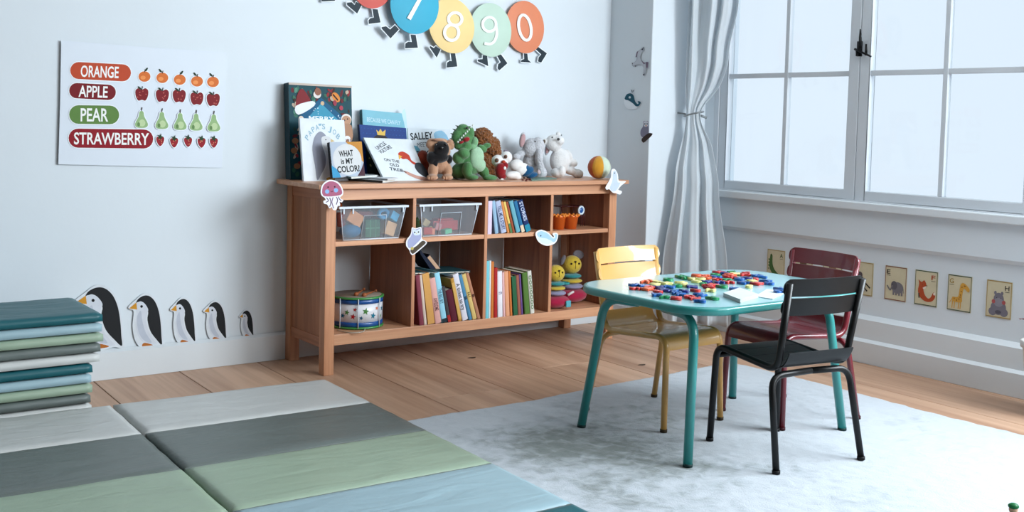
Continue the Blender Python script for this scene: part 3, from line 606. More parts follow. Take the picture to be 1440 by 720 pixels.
# ------------------------------------------------------------------ rug
RZ = .014
def rug_mat():
    m = mat('rug_pile', (222, 228, 234), .95, spec=.1, sheen=.3); nt = m.node_tree; b = nt.nodes['Principled BSDF']
    tc = nt.nodes.new('ShaderNodeTexCoord')
    def nz_(s, d, dist=0): n = nt.nodes.new('ShaderNodeTexNoise'); n.inputs['Scale'].default_value = s; n.inputs['Detail'].default_value = d; n.inputs['Distortion'].default_value = dist; nt.links.new(tc.outputs['Object'], n.inputs['Vector']); return n
    a_, b_, c_ = nz_(2.6, 5, .3), nz_(22, 6, .5), nz_(220, 3)
    # patchy pile colour: greyer around the table's left side
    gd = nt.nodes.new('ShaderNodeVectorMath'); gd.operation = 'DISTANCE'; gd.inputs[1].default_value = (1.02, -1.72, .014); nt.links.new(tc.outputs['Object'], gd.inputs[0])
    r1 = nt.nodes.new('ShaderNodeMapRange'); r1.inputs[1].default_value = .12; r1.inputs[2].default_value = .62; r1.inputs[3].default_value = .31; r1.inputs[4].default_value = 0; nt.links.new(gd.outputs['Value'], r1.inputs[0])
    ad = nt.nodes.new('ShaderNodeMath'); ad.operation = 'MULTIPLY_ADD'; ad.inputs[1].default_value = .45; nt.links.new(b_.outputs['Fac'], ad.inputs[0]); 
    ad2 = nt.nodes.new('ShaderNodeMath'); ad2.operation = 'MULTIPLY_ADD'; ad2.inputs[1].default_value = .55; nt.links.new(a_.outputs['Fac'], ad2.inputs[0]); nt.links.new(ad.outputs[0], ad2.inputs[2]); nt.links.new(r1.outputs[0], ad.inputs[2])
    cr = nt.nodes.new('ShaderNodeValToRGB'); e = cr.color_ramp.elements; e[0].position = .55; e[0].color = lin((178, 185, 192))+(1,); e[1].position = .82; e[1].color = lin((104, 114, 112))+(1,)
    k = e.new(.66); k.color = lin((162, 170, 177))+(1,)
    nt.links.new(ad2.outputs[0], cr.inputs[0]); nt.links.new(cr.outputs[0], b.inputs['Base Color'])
    bp = nt.nodes.new('ShaderNodeBump'); bp.inputs['Strength'].default_value = .6; bp.inputs['Distance'].default_value = .006
    s = nt.nodes.new('ShaderNodeMath'); s.operation = 'MULTIPLY_ADD'; s.inputs[1].default_value = .6; nt.links.new(c_.outputs['Fac'], s.inputs[0]); nt.links.new(b_.outputs['Fac'], s.inputs[2])
    nt.links.new(s.outputs[0], bp.inputs['Height']); nt.links.new(bp.outputs[0], b.inputs['Normal']); return m
def rug_edge(y): return .694-(-1.06-y)*.045           # left edge, beside the mats
mb = MB(); nx_, ny_ = 190, 230; y0, y1 = -3.7, -1.06; V = []; Fc = []
def back(x): return -1.095+.055*max(0, min(1, (x-1.2)/.9))+.004*math.sin(x*9)
def right(y): return 2.34+.006*math.sin(y*7)
for j in range(ny_+1):
    for i in range(nx_+1):
        s_, q = i/nx_, j/ny_; x = rug_edge(-1.1-q*2.6)*(1-s_)+right(-1.1-q*2.6)*s_; y = back(x)*(1-q)+(-3.7)*q
        # rounded back right corner
        R_ = .09; dx, dy = x-(right(y)-R_), (y-(back(x)-R_))
        if dx > 0 and dy > 0:
            l = math.hypot(dx, dy); mxx = max(dx, dy)
            x = right(y)-R_+dx*mxx/l; y = back(x)-R_+dy*mxx/l
        ed = min(s_*nx_, (1-s_)*nx_, q*ny_)
        z = (RZ if ed >= 1 else .0015)+(.0022*noise.noise(Vector((x*26, y*26, 0)))+.0016*noise.noise(Vector((x*80, y*80, 3))) if ed >= 1 else 0)
        V.append(Vector((x, y, z)))
for j in range(ny_):
    for i in range(nx_): a_ = j*(nx_+1)+i; Fc.append((a_, a_+1, a_+nx_+2, a_+nx_+1))
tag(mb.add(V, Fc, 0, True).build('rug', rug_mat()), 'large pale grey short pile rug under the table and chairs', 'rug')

# ------------------------------------------------------------------ gym mats
def vinyl(name, col):
    m = mat(name, col, .42, var=.03, vscale=5, spec=.45); nt = m.node_tree; b = nt.nodes['Principled BSDF']; tc = nt.nodes.new('ShaderNodeTexCoord')
    mp = nt.nodes.new('ShaderNodeMapping'); mp.inputs['Scale'].default_value = (2.2, 9, 6); mp.inputs['Rotation'].default_value = (0, 0, .25); nt.links.new(tc.outputs['Object'], mp.inputs[0])
    n = nt.nodes.new('ShaderNodeTexNoise'); n.inputs['Scale'].default_value = 1.5; n.inputs['Detail'].default_value = 3; n.inputs['Distortion'].default_value = .8; nt.links.new(mp.outputs[0], n.inputs['Vector'])
    bp = nt.nodes.new('ShaderNodeBump'); bp.inputs['Strength'].default_value = .5; bp.inputs['Distance'].default_value = .012; nt.links.new(n.outputs['Fac'], bp.inputs['Height']); nt.links.new(bp.outputs[0], b.inputs['Normal']); return m
MC = dict(white=vinyl('vinyl_white', (196, 198, 196)), grey=vinyl('vinyl_grey', (114, 124, 121)), sage=vinyl('vinyl_sage', (156, 176, 154)), blue=vinyl('vinyl_blue', (154, 182, 192)), teal=vinyl('vinyl_teal', (28, 106, 116)))
def panel(nm, x0, x1, y0, y1, z0, z1, m, parent, seed=0, label=None, crush=.0):
    """soft padded panel: rounded cushion with wrinkled cover"""
    nx_, ny_ = 40, 20; V = []; Fc = []; h = z1-z0
    for side in (0, 1):
        for j in range(ny_+1):
            for i in range(nx_+1):
                s_, q = i/nx_, j/ny_; x = x0+(x1-x0)*s_; y = y0+(y1-y0)*q
                ex = min(x-x0, x1-x); ey = min(y-y0, y1-y); e_ = min(ex/.010, ey/.006, 1); r_ = math.sqrt(max(0, 1-(1-e_)**2))
                wv = .0016*noise.noise(Vector((x*7+seed, y*26, seed)))+.0012*noise.noise(Vector((x*22, y*9+seed, 5)))
                if side == 1: z = z1-h*.16*(1-r_)+wv*r_-.001
                else: z = z0+h*.12*(1-r_)
                sx = x+(.003*noise.noise(Vector((y*14, z*30, seed+2))) if ex < 1e-6 else 0)
                V.append(Vector((sx, y+(.002*noise.noise(Vector((x*16, side*3, seed+9))) if ey < 1e-6 else 0), z)))
    N = (nx_+1)*(ny_+1)
    for j in range(ny_):
        for i in range(nx_):
            a_ = j*(nx_+1)+i; Fc += [(a_+N, a_+1+N, a_+nx_+2+N, a_+nx_+1+N), (a_+nx_+1, a_+nx_+2, a_+1, a_)]
    for i in range(nx_): Fc += [(i, i+1, i+1+N, i+N), (N+ny_*(nx_+1)+i, N+ny_*(nx_+1)+i+1, ny_*(nx_+1)+i+1, ny_*(nx_+1)+i)]
    for j in range(ny_): a_ = j*(nx_+1); b_ = a_+nx_; Fc += [(a_, a_+N, a_+nx_+1+N, a_+nx_+1), (b_+nx_+1, b_+nx_+1+N, b_+N, b_)]
    return MB().add(V, Fc, 0, True).build(nm, m, parent, label=label)
MT_ = .036
for nm_, X0, lab in (('right', 0, 'nearer the rug, at the right'), ('left', -.765, 'in front of the folded stack')):
    t = thing('folding_mat', 'five colour exercise mat lying open on the floor, '+lab, 'mat', (-.052, -.49, 0), math.radians(-2.4), 'unfolded exercise mats', world=False)
    for i, c in enumerate(('white', 'grey', 'sage', 'blue', 'teal')):
        panel('mat_panel', X0+.002, X0+.756, -.3765*(i+1)+.001, -.3765*i-.001, 0, MT_, MC[c], t, i+X0*3, label={'white': 'pale grey panel', 'grey': 'dark grey panel', 'sage': 'sage green panel', 'blue': 'light blue panel', 'teal': 'teal panel'}[c])
    bz = MB()
    for i in range(1, 5): bz.box((X0+.004, -.3765*i-.004, .010), (X0+.754, -.3765*i+.004, MT_-.0065))
    bz.build('hinge_strip', MC['grey'], t)
zz = .001
for s_, xr, lab in ((0, -.108, 'lower folded exercise mat in the stack against the wall'), (1, -.076, 'upper folded exercise mat with teal top on the stack')):
    t = thing('folded_mat', lab, 'mat', (xr-.37, -.265, zz), group='folded exercise mats')
    for i, c in enumerate(('white', 'grey', 'sage', 'blue', 'teal')):
        hh = .0332; o_ = (.0, -.004, .003, -.001, .001)[i]+(.004*i-.008 if s_ == 1 and i == 0 else 0)
        panel('mat_panel', xr-.75+o_, xr+o_, -.452, -.08, zz, zz+hh, MC[c], t, i*3+s_*7+1, label={'white': 'pale grey panel', 'grey': 'dark grey panel', 'sage': 'sage green panel', 'blue': 'light blue panel', 'teal': 'teal panel'}[c]); zz += hh

# ------------------------------------------------------------------ chairs
TZ = RZ+.001
def metal(name, col): return mat(name, col, .36, 0, var=.015, vscale=20, bump=.02, bscale=300, spec=.5, coat=.5)
def make_chair(label, m, loc, rz, foot):
    t = thing('kids_chair', label, 'chair', loc, rz, 'small slatted metal chairs around the turquoise table', world=False)
    r = .0105
    for s in (-1, 1):
        pth = [(s*.135, .168, .004), (s*.126, .160, .303), (s*.130, -.122, .283), (s*.141, -.168, .545)]
        pth = fillet(pth, .045, 7)
        fr_ = MB().tube(pth, r, 14).build('side_frame', m, t)
        MB().tube([(s*.135, .168, 0), (s*.135, .168, .010)], .0118, 12).build('foot_cap', foot, fr_)
    for s in (-1, 1):
        lg_ = MB().tube(fillet([(s*.165, -.170, .004), (s*.150, -.118, .268), (s*.0, -.118, .272)], .045, 7), r*.95, 14).build('leg', m, t)
        MB().tube([(s*.165, -.170, 0), (s*.165, -.1695, .010)], .0118, 12).build('foot_cap', foot, lg_)
    # seat slats: curved cross section, rear one turned up, front one rolled down
    prof = smooth([(-.158, .338), (-.146, .312), (-.128, .294), (-.10, .287), (-.05, .289), (0, .294), (.05, .300), (.10, .304), (.135, .303), (.157, .293), (.167, .272), (.170, .258)], 6, False)
    ln = [0]
    for a_, b_ in zip(prof, prof[1:]): ln.append(ln[-1]+math.dist(a_, b_))
    T_ = ln[-1]; cuts = [0, .075, .135, .195, .255, .310, T_]
    for ci, (c0, c1) in enumerate(zip(cuts, cuts[1:])):
        pts = []
        c0 += .0008; c1 -= .0008
        for k in range(9):
            L = c0+(c1-c0)*k/8; i = max(q for q in range(len(ln)) if ln[q] <= L+1e-9); i = min(i, len(ln)-2)
            f_ = (L-ln[i])/(ln[i+1]-ln[i]); pts.append((prof[i][0]+(prof[i+1][0]-prof[i][0])*f_, prof[i][1]+(prof[i+1][1]-prof[i][1])*f_))
        V = []; Fc = []; xs = [-.124, -.118, -.06, 0, .06, .118, .124]
        for lay in (0, 1):
            for k, (y, z) in enumerate(pts):
                a_ = pts[max(k-1, 0)]; b_ = pts[min(k+1, 8)]; dy, dz = b_[0]-a_[0], b_[1]-a_[1]; L = math.hypot(dy, dz); ny__, nz__ = -dz/L, dy/L
                for x in xs: V.append((x, y-ny__*.0035*lay, z+.003-nz__*.0035*lay))
        nX = len(xs); NN = 9*nX
        for k in range(8):
            for i in range(nX-1): a_ = k*nX+i; Fc += [(a_, a_+1, a_+nX+1, a_+nX), (NN+a_+nX, NN+a_+nX+1, NN+a_+1, NN+a_)]
            Fc += [(k*nX, (k+1)*nX, NN+(k+1)*nX, NN+k*nX), ((k+1)*nX-1, NN+(k+1)*nX-1, NN+(k+2)*nX-1, (k+2)*nX-1)]
        for i in range(nX-1): Fc += [(i, NN+i, NN+i+1, i+1), (8*nX+i, 8*nX+i+1, NN+8*nX+i+1, NN+8*nX+i)]
        MB().add(V, Fc, 0, True).build('seat_slat', m, t).modifiers.new('n', 'EDGE_SPLIT')
    MB().tube([(-.124, .158, .272), (.124, .158, .272)], .006, 10).build('stretcher', m, t)
    # two backrest slats, bowed backwards, with rounded ends
    for zc, hh, hw in ((.529, .026, .152), (.472, .026, .149)):
        n = 28; V = []; Fc = []; rows = 7
        for lay in (0, 1):
            for j in range(rows):
                vv = -1+2*j/(rows-1)
                for i in range(n+1):
                    uu = -1+2*i/n; hwid = hw*(1-.045*(abs(vv)**3))
                    x = uu*hwid; z = zc+vv*hh*(1 if abs(uu) < .9 else 1-.28*((abs(uu)-.9)/.1)**2)
                    y = -.118-.05*(z-.283)/.262*1.0-.004 - .020*(1-uu*uu)+.014-.0045*lay
                    V.append((x, y, z))
        NN = rows*(n+1)
        for j in range(rows-1):
            for i in range(n): a_ = j*(n+1)+i; Fc += [(a_, a_+1, a_+n+2, a_+n+1), (NN+a_+n+1, NN+a_+n+2, NN+a_+1, NN+a_)]
        bd = [i for i in range(n+1)]+[j*(n+1)+n for j in range(1, rows)]+[(rows-1)*(n+1)+i for i in reversed(range(n))]+[j*(n+1) for j in reversed(range(1, rows-1))]
        for a_, b_ in zip(bd, bd[1:]+bd[:1]): Fc.append((a_, NN+a_, NN+b_, b_))
        MB().add(V, Fc, 0, True).build('back_slat', m, t).modifiers.new('n', 'EDGE_SPLIT')
    b2 = MB()
    for s in (-1, 1):
        for zc in (.529, .472): b2.ell((s*.136, -.119-.05*(zc-.283)/.262+.004, zc), (.005, .0035, .005), n=10)
    b2.build('rivets', m, t)['kind'] = 'stuff'
    return t
make_chair('mustard yellow metal chair on the shelf side of the table', metal('yellow_enamel', (212, 160, 84)), (1.4665, -1.4735, TZ), math.radians(181.5), P((70, 56, 36)))
make_chair('dark red metal chair on the window side of the table', metal('wine_red_enamel', (124, 14, 34)), (1.862, -1.7045, TZ), math.radians(87.2), P((70, 20, 30)))
make_chair('black metal chair nearest the camera, seen from behind', mat('black_enamel', (13, 15, 17), .38, 0, spec=.35), (1.504, -1.975, TZ), math.radians(-8.5), P((24, 24, 26)))

# ------------------------------------------------------------------ table
TH = .479
TX0, TX1, TY0, TY1 = 1.117, 1.946, -1.994, -1.398
TEAL = metal('turquoise_enamel', (44, 152, 148)); TOPM = mat('turquoise_lit_top', (150, 206, 214), .34, var=.01, spec=1, coat=1); TOPM.node_tree.nodes['Principled BSDF'].inputs['Coat Roughness'].default_value = .22  # top is the rim's paint, paled to put reflected wall light into its colour
tb = thing('kids_table', 'low turquoise metal table with rounded corners on the rug', 'table', ((TX0+TX1)/2, (TY0+TY1)/2, TZ))
def rrect(x0, x1, y0, y1, r, n=9):
    o = []
    for cx, cy, a0 in ((x1-r, y1-r, 0), (x0+r, y1-r, PI/2), (x0+r, y0+r, PI), (x1-r, y0+r, 1.5*PI)):
        for i in range(n+1): o.append((cx+r*math.cos(a0+PI/2*i/n), cy+r*math.sin(a0+PI/2*i/n)))
    return o
ring = lambda d, z: [Vector((x, y, z)) for x, y in rrect(TX0+d, TX1-d, TY0+d, TY1-d, .137-d)]
prof = [(.05, TH-.024), (.004, TH-.024), (0, TH-.020), (0, TH-.006), (.002, TH-.002), (.006, TH-.0003), (.012, TH)]
V = [v for d, z in prof for v in ring(d, z)]; n = len(ring(0, 0)); Fc = [(i*n+j, i*n+(j+1) % n, (i+1)*n+(j+1) % n, (i+1)*n+j) for i in range(len(prof)-1) for j in range(n)]
mb = MB().add(V, Fc, 0, True); mb.add(ring(.05, TH-.024), [list(range(n))]); mb.build('rim', TEAL, tb)
MB().add(ring(.012, TH), [list(range(n))]).build('tabletop', TOPM, tb)
FX0, FX1, FY0, FY1 = 1.148, 1.864, -1.935, -1.460
for fx, fy, sx, sy in ((FX0, FY1, 1, 1), (FX0, FY0, 1, -1), (FX1, FY1, -1, 1), (FX1, FY0, -1, -1)):
    lg_ = MB().tube(fillet([(fx, fy, TZ+.004), (fx+sx*.050, fy-sy*.040, TH-.040), (fx+sx*.062, fy-sy*.18, TH-.036)], .095, 9), .0140, 16).build('leg', TEAL, tb)
    MB().tube([(fx, fy, TZ-.001), (fx+sx*.0008, fy, TZ+.008)], .0146, 14).build('foot_cap', P((30, 60, 60)), lg_)

# ------------------------------------------------------------------ books
PAGE = mat('book_pages', (226, 218, 204), .8, var=.05, vscale=90)
def shelf_book(label, x, y, z, th, h, d, lean, col, group, title=None, tcol=(60, 60, 70), kind='hard', band=None):
    """upright book, spine toward the room; (x, y, z) = front bottom left of the spine, lean = top tilts left (degrees)"""
    t = thing('book', label, 'book', (x, y, z), group=group, world=False)
    a_ = -math.radians(lean*1.28+(.8 if lean > 1 else 0)); t.rotation_euler = (0, a_, random.uniform(-.02, .02))
    t.location = (x, y, z+(th*math.sin(-a_) if a_ < 0 else 0)*0)
    c = .0018; m = P(col, .45)
    mb = MB().box((0, .003, 0), (c, d, h)).box((th-c, .003, 0), (th, d, h))
    V = []; n = 6
    for k in range(n+1):
        q = -PI/2+PI*k/n; V.append((th/2+th/2*math.sin(q), .003-.0035*math.cos(q)))
    pts = [Vector((p[0], p[1], 0)) for p in V]+[Vector((th, .005, 0)), Vector((0, .005, 0))]
    mb.prism(pts, (0, 0, h)); cv_ = mb.build('cover', m, t)
    MB().box((c, .005, .003), (th-c, d-.004, h-.003)).build('pages', PAGE, t)
    A = Art(lambda u_, v, l=0: Vector((u_, -.0007-l, v)))
    if band: A.poly([(0.001, band[0]*h), (th-.001, band[0]*h), (th-.001, band[1]*h), (.001, band[1]*h)], band[2])
    if title:
        tw = min(th*.62, .02)
        v_, f_ = text(title[0], 0, 0, (title[2]-title[1])*h, 0, tw, .012)
        A.mb.add([Vector((th/2-tw/2-b_, -.0009-.0004, title[2]*h-a2)) for a2, b_ in v_], f_, A.mi(tcol))
    A.build('spine_print', cv_); return t
mb_off = lambda s: s
GB = 'leaning picture books in the second lower cubby'
YB = SD+.008
for lab, x, th, h, lean, col, ti, tc_, bd in (
    ('mauve red book at the left end of the second lower cubby', 1.212, .021, .208, 4.5, (150, 72, 88), None, 0, None),
    ('thin cream book right of the mauve red one', 1.234, .014, .208, 5.5, (212, 192, 178), None, 0, None),
    ('wide orange and gold book in the leaning row', 1.251, .034, .213, 6.5, (206, 146, 84), None, 0, (.0, 1, (214, 160, 90))),
    ('pink book with a dark title on its spine', 1.289, .029, .192, 7.5, (222, 168, 160), ('AWESOME', .28, .56), (110, 60, 66), None),
    ('bright light blue book, tallest beside the pink one', 1.321, .026, .214, 8.5, (150, 206, 226), ('THE BIG SKY', .38, .68), (40, 80, 110), (.0, .08, (40, 60, 70))),
    ('dark grey book with a red foot on the spine', 1.350, .016, .155, 9.5, (84, 82, 86), None, 0, (0, .2, (190, 50, 50))),
    ('short maroon book standing lower than its neighbours', 1.368, .032, .138, 10, (108, 38, 56), None, 0, None),
    ('brown and gold patterned book', 1.403, .017, .188, 10.5, (196, 146, 66), None, 0, (.05, .9, (212, 168, 92))),
    ('white book with a handwritten black title on its spine', 1.424, .028, .205, 11.5, (214, 212, 222), ('A ticket to try', .22, .80), (50, 50, 60), None),
    ('dusty blue book with a small mark on the spine', 1.456, .017, .202, 12.5, (84, 146, 184), ('B', .45, .52), (30, 50, 80), None),
    ('pale yellow book near the right end of the leaning row', 1.476, .021, .204, 13.2, (212, 184, 116), ('N1', .5, .6), (70, 50, 30), None),
    ('brown paper coloured book at the right end of the leaning row', 1.5, .016, .208, 13.8, (190, 134, 104), ('e', .48, .55), (60, 30, 30), None)):
    shelf_book(lab, x, YB, RT, th, h, .17, lean, col, GB, ti, tc_ or (60, 60, 60), band=bd)
GC = 'picture books in the third lower cubby'
for lab, x, th, h, lean, col, ti, tc_, bd in (
    ('turquoise book at the left end of the third lower cubby', 1.540, .017, .246, .3, (120, 200, 212), None, 0, None),
    ('thin white tall book beside the turquoise one', 1.5575, .009, .247, .5, (224, 226, 226), None, 0, None),
    ('tall orange book in the third lower cubby', 1.568, .015, .242, .8, (216, 128, 62), None, 0, None),
    ('red book of medium height in the third lower cubby', 1.585, .018, .214, 1, (192, 48, 48), None, 0, None),
    ('white hardback with a faint mark, right of the red book', 1.606, .026, .198, 1.4, (224, 222, 228), ('n', .5, .55), (120, 120, 150), None),
    ('thin pink spined book right of the white hardback', 1.634, .012, .193, 2.2, (220, 176, 176), None, 0, None),
    ('peach coloured book in the middle of the third lower cubby', 1.648, .022, .196, 2.8, (226, 162, 124), None, 0, None),
    ('narrow deep orange book beside the peach one', 1.672, .012, .196, 3.2, (214, 126, 66), None, 0, None),
    ('dark green book with a pale stripe', 1.688, .024, .172, 3.6, (40, 92, 62), None, 0, (.0, 1, (52, 112, 76))),
    ('brown book right of the dark green one', 1.715, .016, .176, 4, (170, 104, 86), None, 0, None),
    ('narrow purple book in the third lower cubby', 1.732, .010, .180, 4.2, (124, 92, 160), None, 0, None),
    ('wide leaf green book near the right end', 1.752, .028, .184, 4.6, (96, 134, 64), None, 0, None),
    ('white book with a speckled floral spine at the right end', 1.783, .022, .190, 5, (208, 206, 196), ('ooooooo', .1, .9), (120, 150, 110), None)):
    shelf_book(lab, x, YB, RT, th, h, .17, lean, col, GC, ti, tc_ or (60, 60, 60), band=bd)
GU = 'picture books in the third upper cubby'
for lab, x, th, h, lean, col, ti, tc_, bd in (
    ('purple and white book upright at the left of the third upper cubby', 1.5385, .022, .142, 0, (150, 110, 150), None, 0, (0, 1, (214, 196, 216))),
    ('pale blue open edged book in the third upper cubby', 1.580, .019, .142, 6.5, (150, 184, 210), None, 0, None),
    ('lavender blue book with a long dark spine title', 1.614, .028, .142, 11, (178, 188, 214), ('TELL ME A STORY', .1, .85), (60, 66, 110), None),
    ('thin orange book in the third upper cubby', 1.645, .012, .141, 12, (224, 146, 84), None, 0, None),
    ('thin yellow book in the third upper cubby', 1.6595, .013, .140, 12.5, (224, 196, 110), None, 0, (0, .3, (90, 140, 90))),
    ('thin rust brown book in the third upper cubby', 1.675, .012, .140, 13, (176, 90, 62), None, 0, None),
    ('light teal book right of the rust brown one', 1.694, .022, .143, 13.5, (110, 176, 194), None, 0, None),
    ('blue book with a cream foot in the third upper cubby', 1.720, .019, .143, 14, (48, 124, 176), None, 0, (0, .22, (216, 196, 170))),
    ('navy and teal illustrated book at the right of the third upper cubby', 1.745, .028, .145, 15, (34, 60, 120), ('STORIES', .35, .95), (200, 210, 230), (0, .22, (40, 150, 180)))):
    shelf_book(lab, x, YB, MT, th, h, .14, lean, col, GU, ti, tc_ or (60, 60, 60), band=bd)

def flat_book(label, corners, th, col, draw=None, page=PAGE, group=None, side='left', spine=None):
    """book given by the 4 corners of its front cover (tl, tr, br, bl) in the world; thickness away from the viewer"""
    tl, tr, br, bl = [Vector(c) for c in corners]; U = tr-tl; Vv = bl-tl; N = U.cross(Vv).normalized()
    if N.dot(CAM-tl) < 0: N = -N
    base = Vector(((bl.x+br.x)/2, (bl.y+br.y)/2, min(bl.z, br.z, tl.z)))
    t = thing('book', label, 'book', base, group=group); c = .0022
    un, vn = U.normalized(), Vv.normalized()
    mb = MB().prism([tl, tr, br, bl], -N*c).prism([p-N*(th-c) for p in (tl, tr, br, bl)], -N*c)
    sp = P(spine or col, .4)
    mb.prism([tl, bl, bl+un*.002, tl+un*.002], -N*th, 1)
    cv_ = mb.build('cover', [P(col, .5), sp], t)
    i_ = .003
    q = [tl+un*.002+vn*i_, tr-un*i_+vn*i_, br-un*i_-vn*i_, bl+un*.002-vn*i_]
    MB().prism([p-N*c for p in q], -N*(th-2*c)).build('pages', page, t)
    if draw:
        A = Art(lambda x, y, l=0: tl+U*x+Vv*y+N*l); A.l = .0003; draw(A); A.build('cover_print', cv_)
    return t
def up(px, py, Y): return OY(px, py, Y)
def lean_book(label, tl, tr, bly, brx, yt, yb, th, col, draw, **k):
    """standing book leaning back: photo pixels of its top corners on plane y=yt, bottom on y=yb"""
    return None
def quad(tl, tr, bl, yt, yb, zb):
    """front cover corners: top corners seen at pixels tl, tr at depth yt; bottom edge at depth yb, height zb"""
    a_, b_ = OY(*tl, yt), OY(*tr, yt); w_ = b_-a_; w_.y = 0
    c_ = Vector((OY(*bl, yb).x, yb, zb)); b_ = a_+w_
    return a_, b_, c_+w_, c_
T = SH+.0005
# big christmas book
def dxmas(A):
    A.poly([(.0, .0), (1, 0), (1, 1), (0, 1)], (26, 84, 96)); rr = random.Random(5)
    for q in range(90):
        e = rr.random(); sd = rr.choice('tlr'); x, y = (rr.uniform(.05, .95), rr.uniform(.05, .17)) if sd == 't' else ((rr.uniform(.05, .16), rr.uniform(.05, .95)) if sd == 'l' else (rr.uniform(.86, .95), rr.uniform(.05, .95)))
        A.poly(circ(x, y, rr.uniform(.02, .045), rr.uniform(.012, .028), rr.random()*3, 10), rr.choice([(60, 120, 100), (120, 36, 48), (92, 150, 130), (70, 50, 44), (160, 44, 52), (40, 80, 74), (190, 170, 150)]))
    A.poly([(.16, .34), (.5, .14), (.86, .34), (.86, 1), (.16, 1)], (18, 104, 148)); A.poly([(.28, .36), (.5, .2), (.76, .36), (.76, .95), (.28, .95)], (66, 160, 192))
    for q in range(40): A.poly(circ(rr.uniform(.2, .84), rr.uniform(.25, .6), .007, .005, 0, 6), (214, 232, 240), False)
    A.l += .00003
    A.poly(smooth([(.1, .22), (.14, .1), (.22, .06), (.34, .18), (.36, .25), (.12, .29)], 3), (146, 36, 44)); A.poly(smooth([(.1, .24), (.36, .18), (.39, .23), (.14, .33)], 3), (226, 230, 236))
    A.poly(circ(.45, .09, .055, .045), (150, 100, 80)); A.poly(circ(.44, .11, .06, .04), (222, 214, 210)); A.poly(circ(.45, .08, .05, .04), (160, 106, 84))
    A.poly(circ(.74, .13, .07, .045, .5), (226, 140, 60)); A.line([(.69, .1), (.77, .16)], .02, (70, 40, 30)); A.poly(circ(.72, .19, .03, .03), (170, 60, 80))
    A.poly(circ(.18, .37, .04, .03), (222, 206, 190)); A.poly(circ(.52, .2, .03, .022), (206, 176, 140)); A.poly(circ(.82, .24, .03, .025), (190, 70, 90))
    A.poly(circ(.9, .36, .085, .06), (224, 218, 212)); A.poly(circ(.9, .37, .075, .05), (196, 150, 120)); A.poly(smooth([(.84, .42), (.98, .42), (.99, .58), (.84, .58)], 3), (186, 140, 110)); A.polys([circ(.87, .37, .01, n=8), circ(.92, .355, .01, n=8)], (60, 40, 40))
    A.line(smooth([(.84, .64), (.88, .56), (.94, .56), (.96, .64), (.94, .72)], 3, False), .035, (232, 228, 230))
    for k in range(5): A.line([(.83+.03*k, .60), (.86+.025*k, .57)], .008, (120, 50, 60))
    A.text('MERRY', .30, .385, .70, .385, .048, (232, 238, 242), .02); A.text('CHRISTMAS', .22, .49, .8, .49, .05, (232, 238, 242), .02)
    for x, y in ((.06, .7), (.1, .86), (.08, .6)): A.poly(circ(x, y, .05, .03), (176, 120, 84))
    A.poly([(0, 0), (1, 0), (1, .022), (0, .022)], (196, 182, 170))
c_ = quad((405.5, 116), (494, 121), (408.5, 252), -.052, -.085, T)
flat_book('large christmas picture book standing at the left end of the shelf top', c_, .045, (188, 170, 158), dxmas, spine=(22, 66, 78))
def dpapa(A):
    [A.text(ch, .5+.40*math.sin(q_)-.035*math.cos(q_), .56-.40*math.cos(q_)-.035*math.sin(q_), .5+.40*math.sin(q_)+.035*math.cos(q_), .56-.40*math.cos(q_)+.035*math.sin(q_), .085, (140, 180, 198), .012) for ch, q_ in zip("PAPA'S JOB", [-.95, -.72, -.50, -.28, -.12, .05, .2, .38, .62, .86]) if ch != ' ']
    A.l += .0003; A.poly(smooth([(.3, .98), (.27, .75), (.24, .5), (.3, .3), (.44, .2), (.56, .27), (.47, .33), (.46, .42), (.52, .6), (.5, .75), (.4, .88)], 4), (150, 154, 170))
    A.poly(smooth([(.46, .3), (.56, .27), (.66, .3), (.66, .38), (.62, .42), (.66, .6), (.66, .8), (.56, .92), (.36, .97), (.46, .85), (.54, .7), (.52, .5), (.46, .4)], 4), (206, 208, 210))
    A.poly(circ(.55, .33, .014, .01, 0, 8), (50, 50, 60)); A.poly([(.66, .31), (.75, .35), (.66, .37)], (206, 180, 130)); A.poly(circ(.6, .96, .1, .03), (206, 158, 70))
flat_book('white picture book of a grey penguin leaning on the christmas book', quad((421, 166), (484, 169), (427, 252), -.150, -.185, T), .012, (216, 222, 228), dpapa)
def dwhat(A):
    A.poly([(.0, .65), (.2, .8), (.25, 1), (0, 1)], (60, 160, 210)); A.poly([(.5, 0), (1, 0), (1, .6), (.8, .4), (.66, .16)], (204, 140, 54)); A.poly([(1, .6), (1, 1), (.75, 1), (.9, .8)], (84, 40, 56))
    A.poly(circ(.5, .5, .44, .44, 0, 40), (204, 206, 208)); k = (28, 32, 40)
    A.text('WHAT', .26, .42, .70, .40, .17, k, .03); A.text('is MY', .3, .62, .68, .61, .15, k, .03); A.text('COLOR?', .16, .86, .86, .84, .17, k, .03)
flat_book('square colour picture book with a grey circle on its cover', quad((463, 200), (508.5, 199), (468, 244), -.225, -.25, T+.016), .02, (176, 188, 204), dwhat, spine=(34, 34, 38))
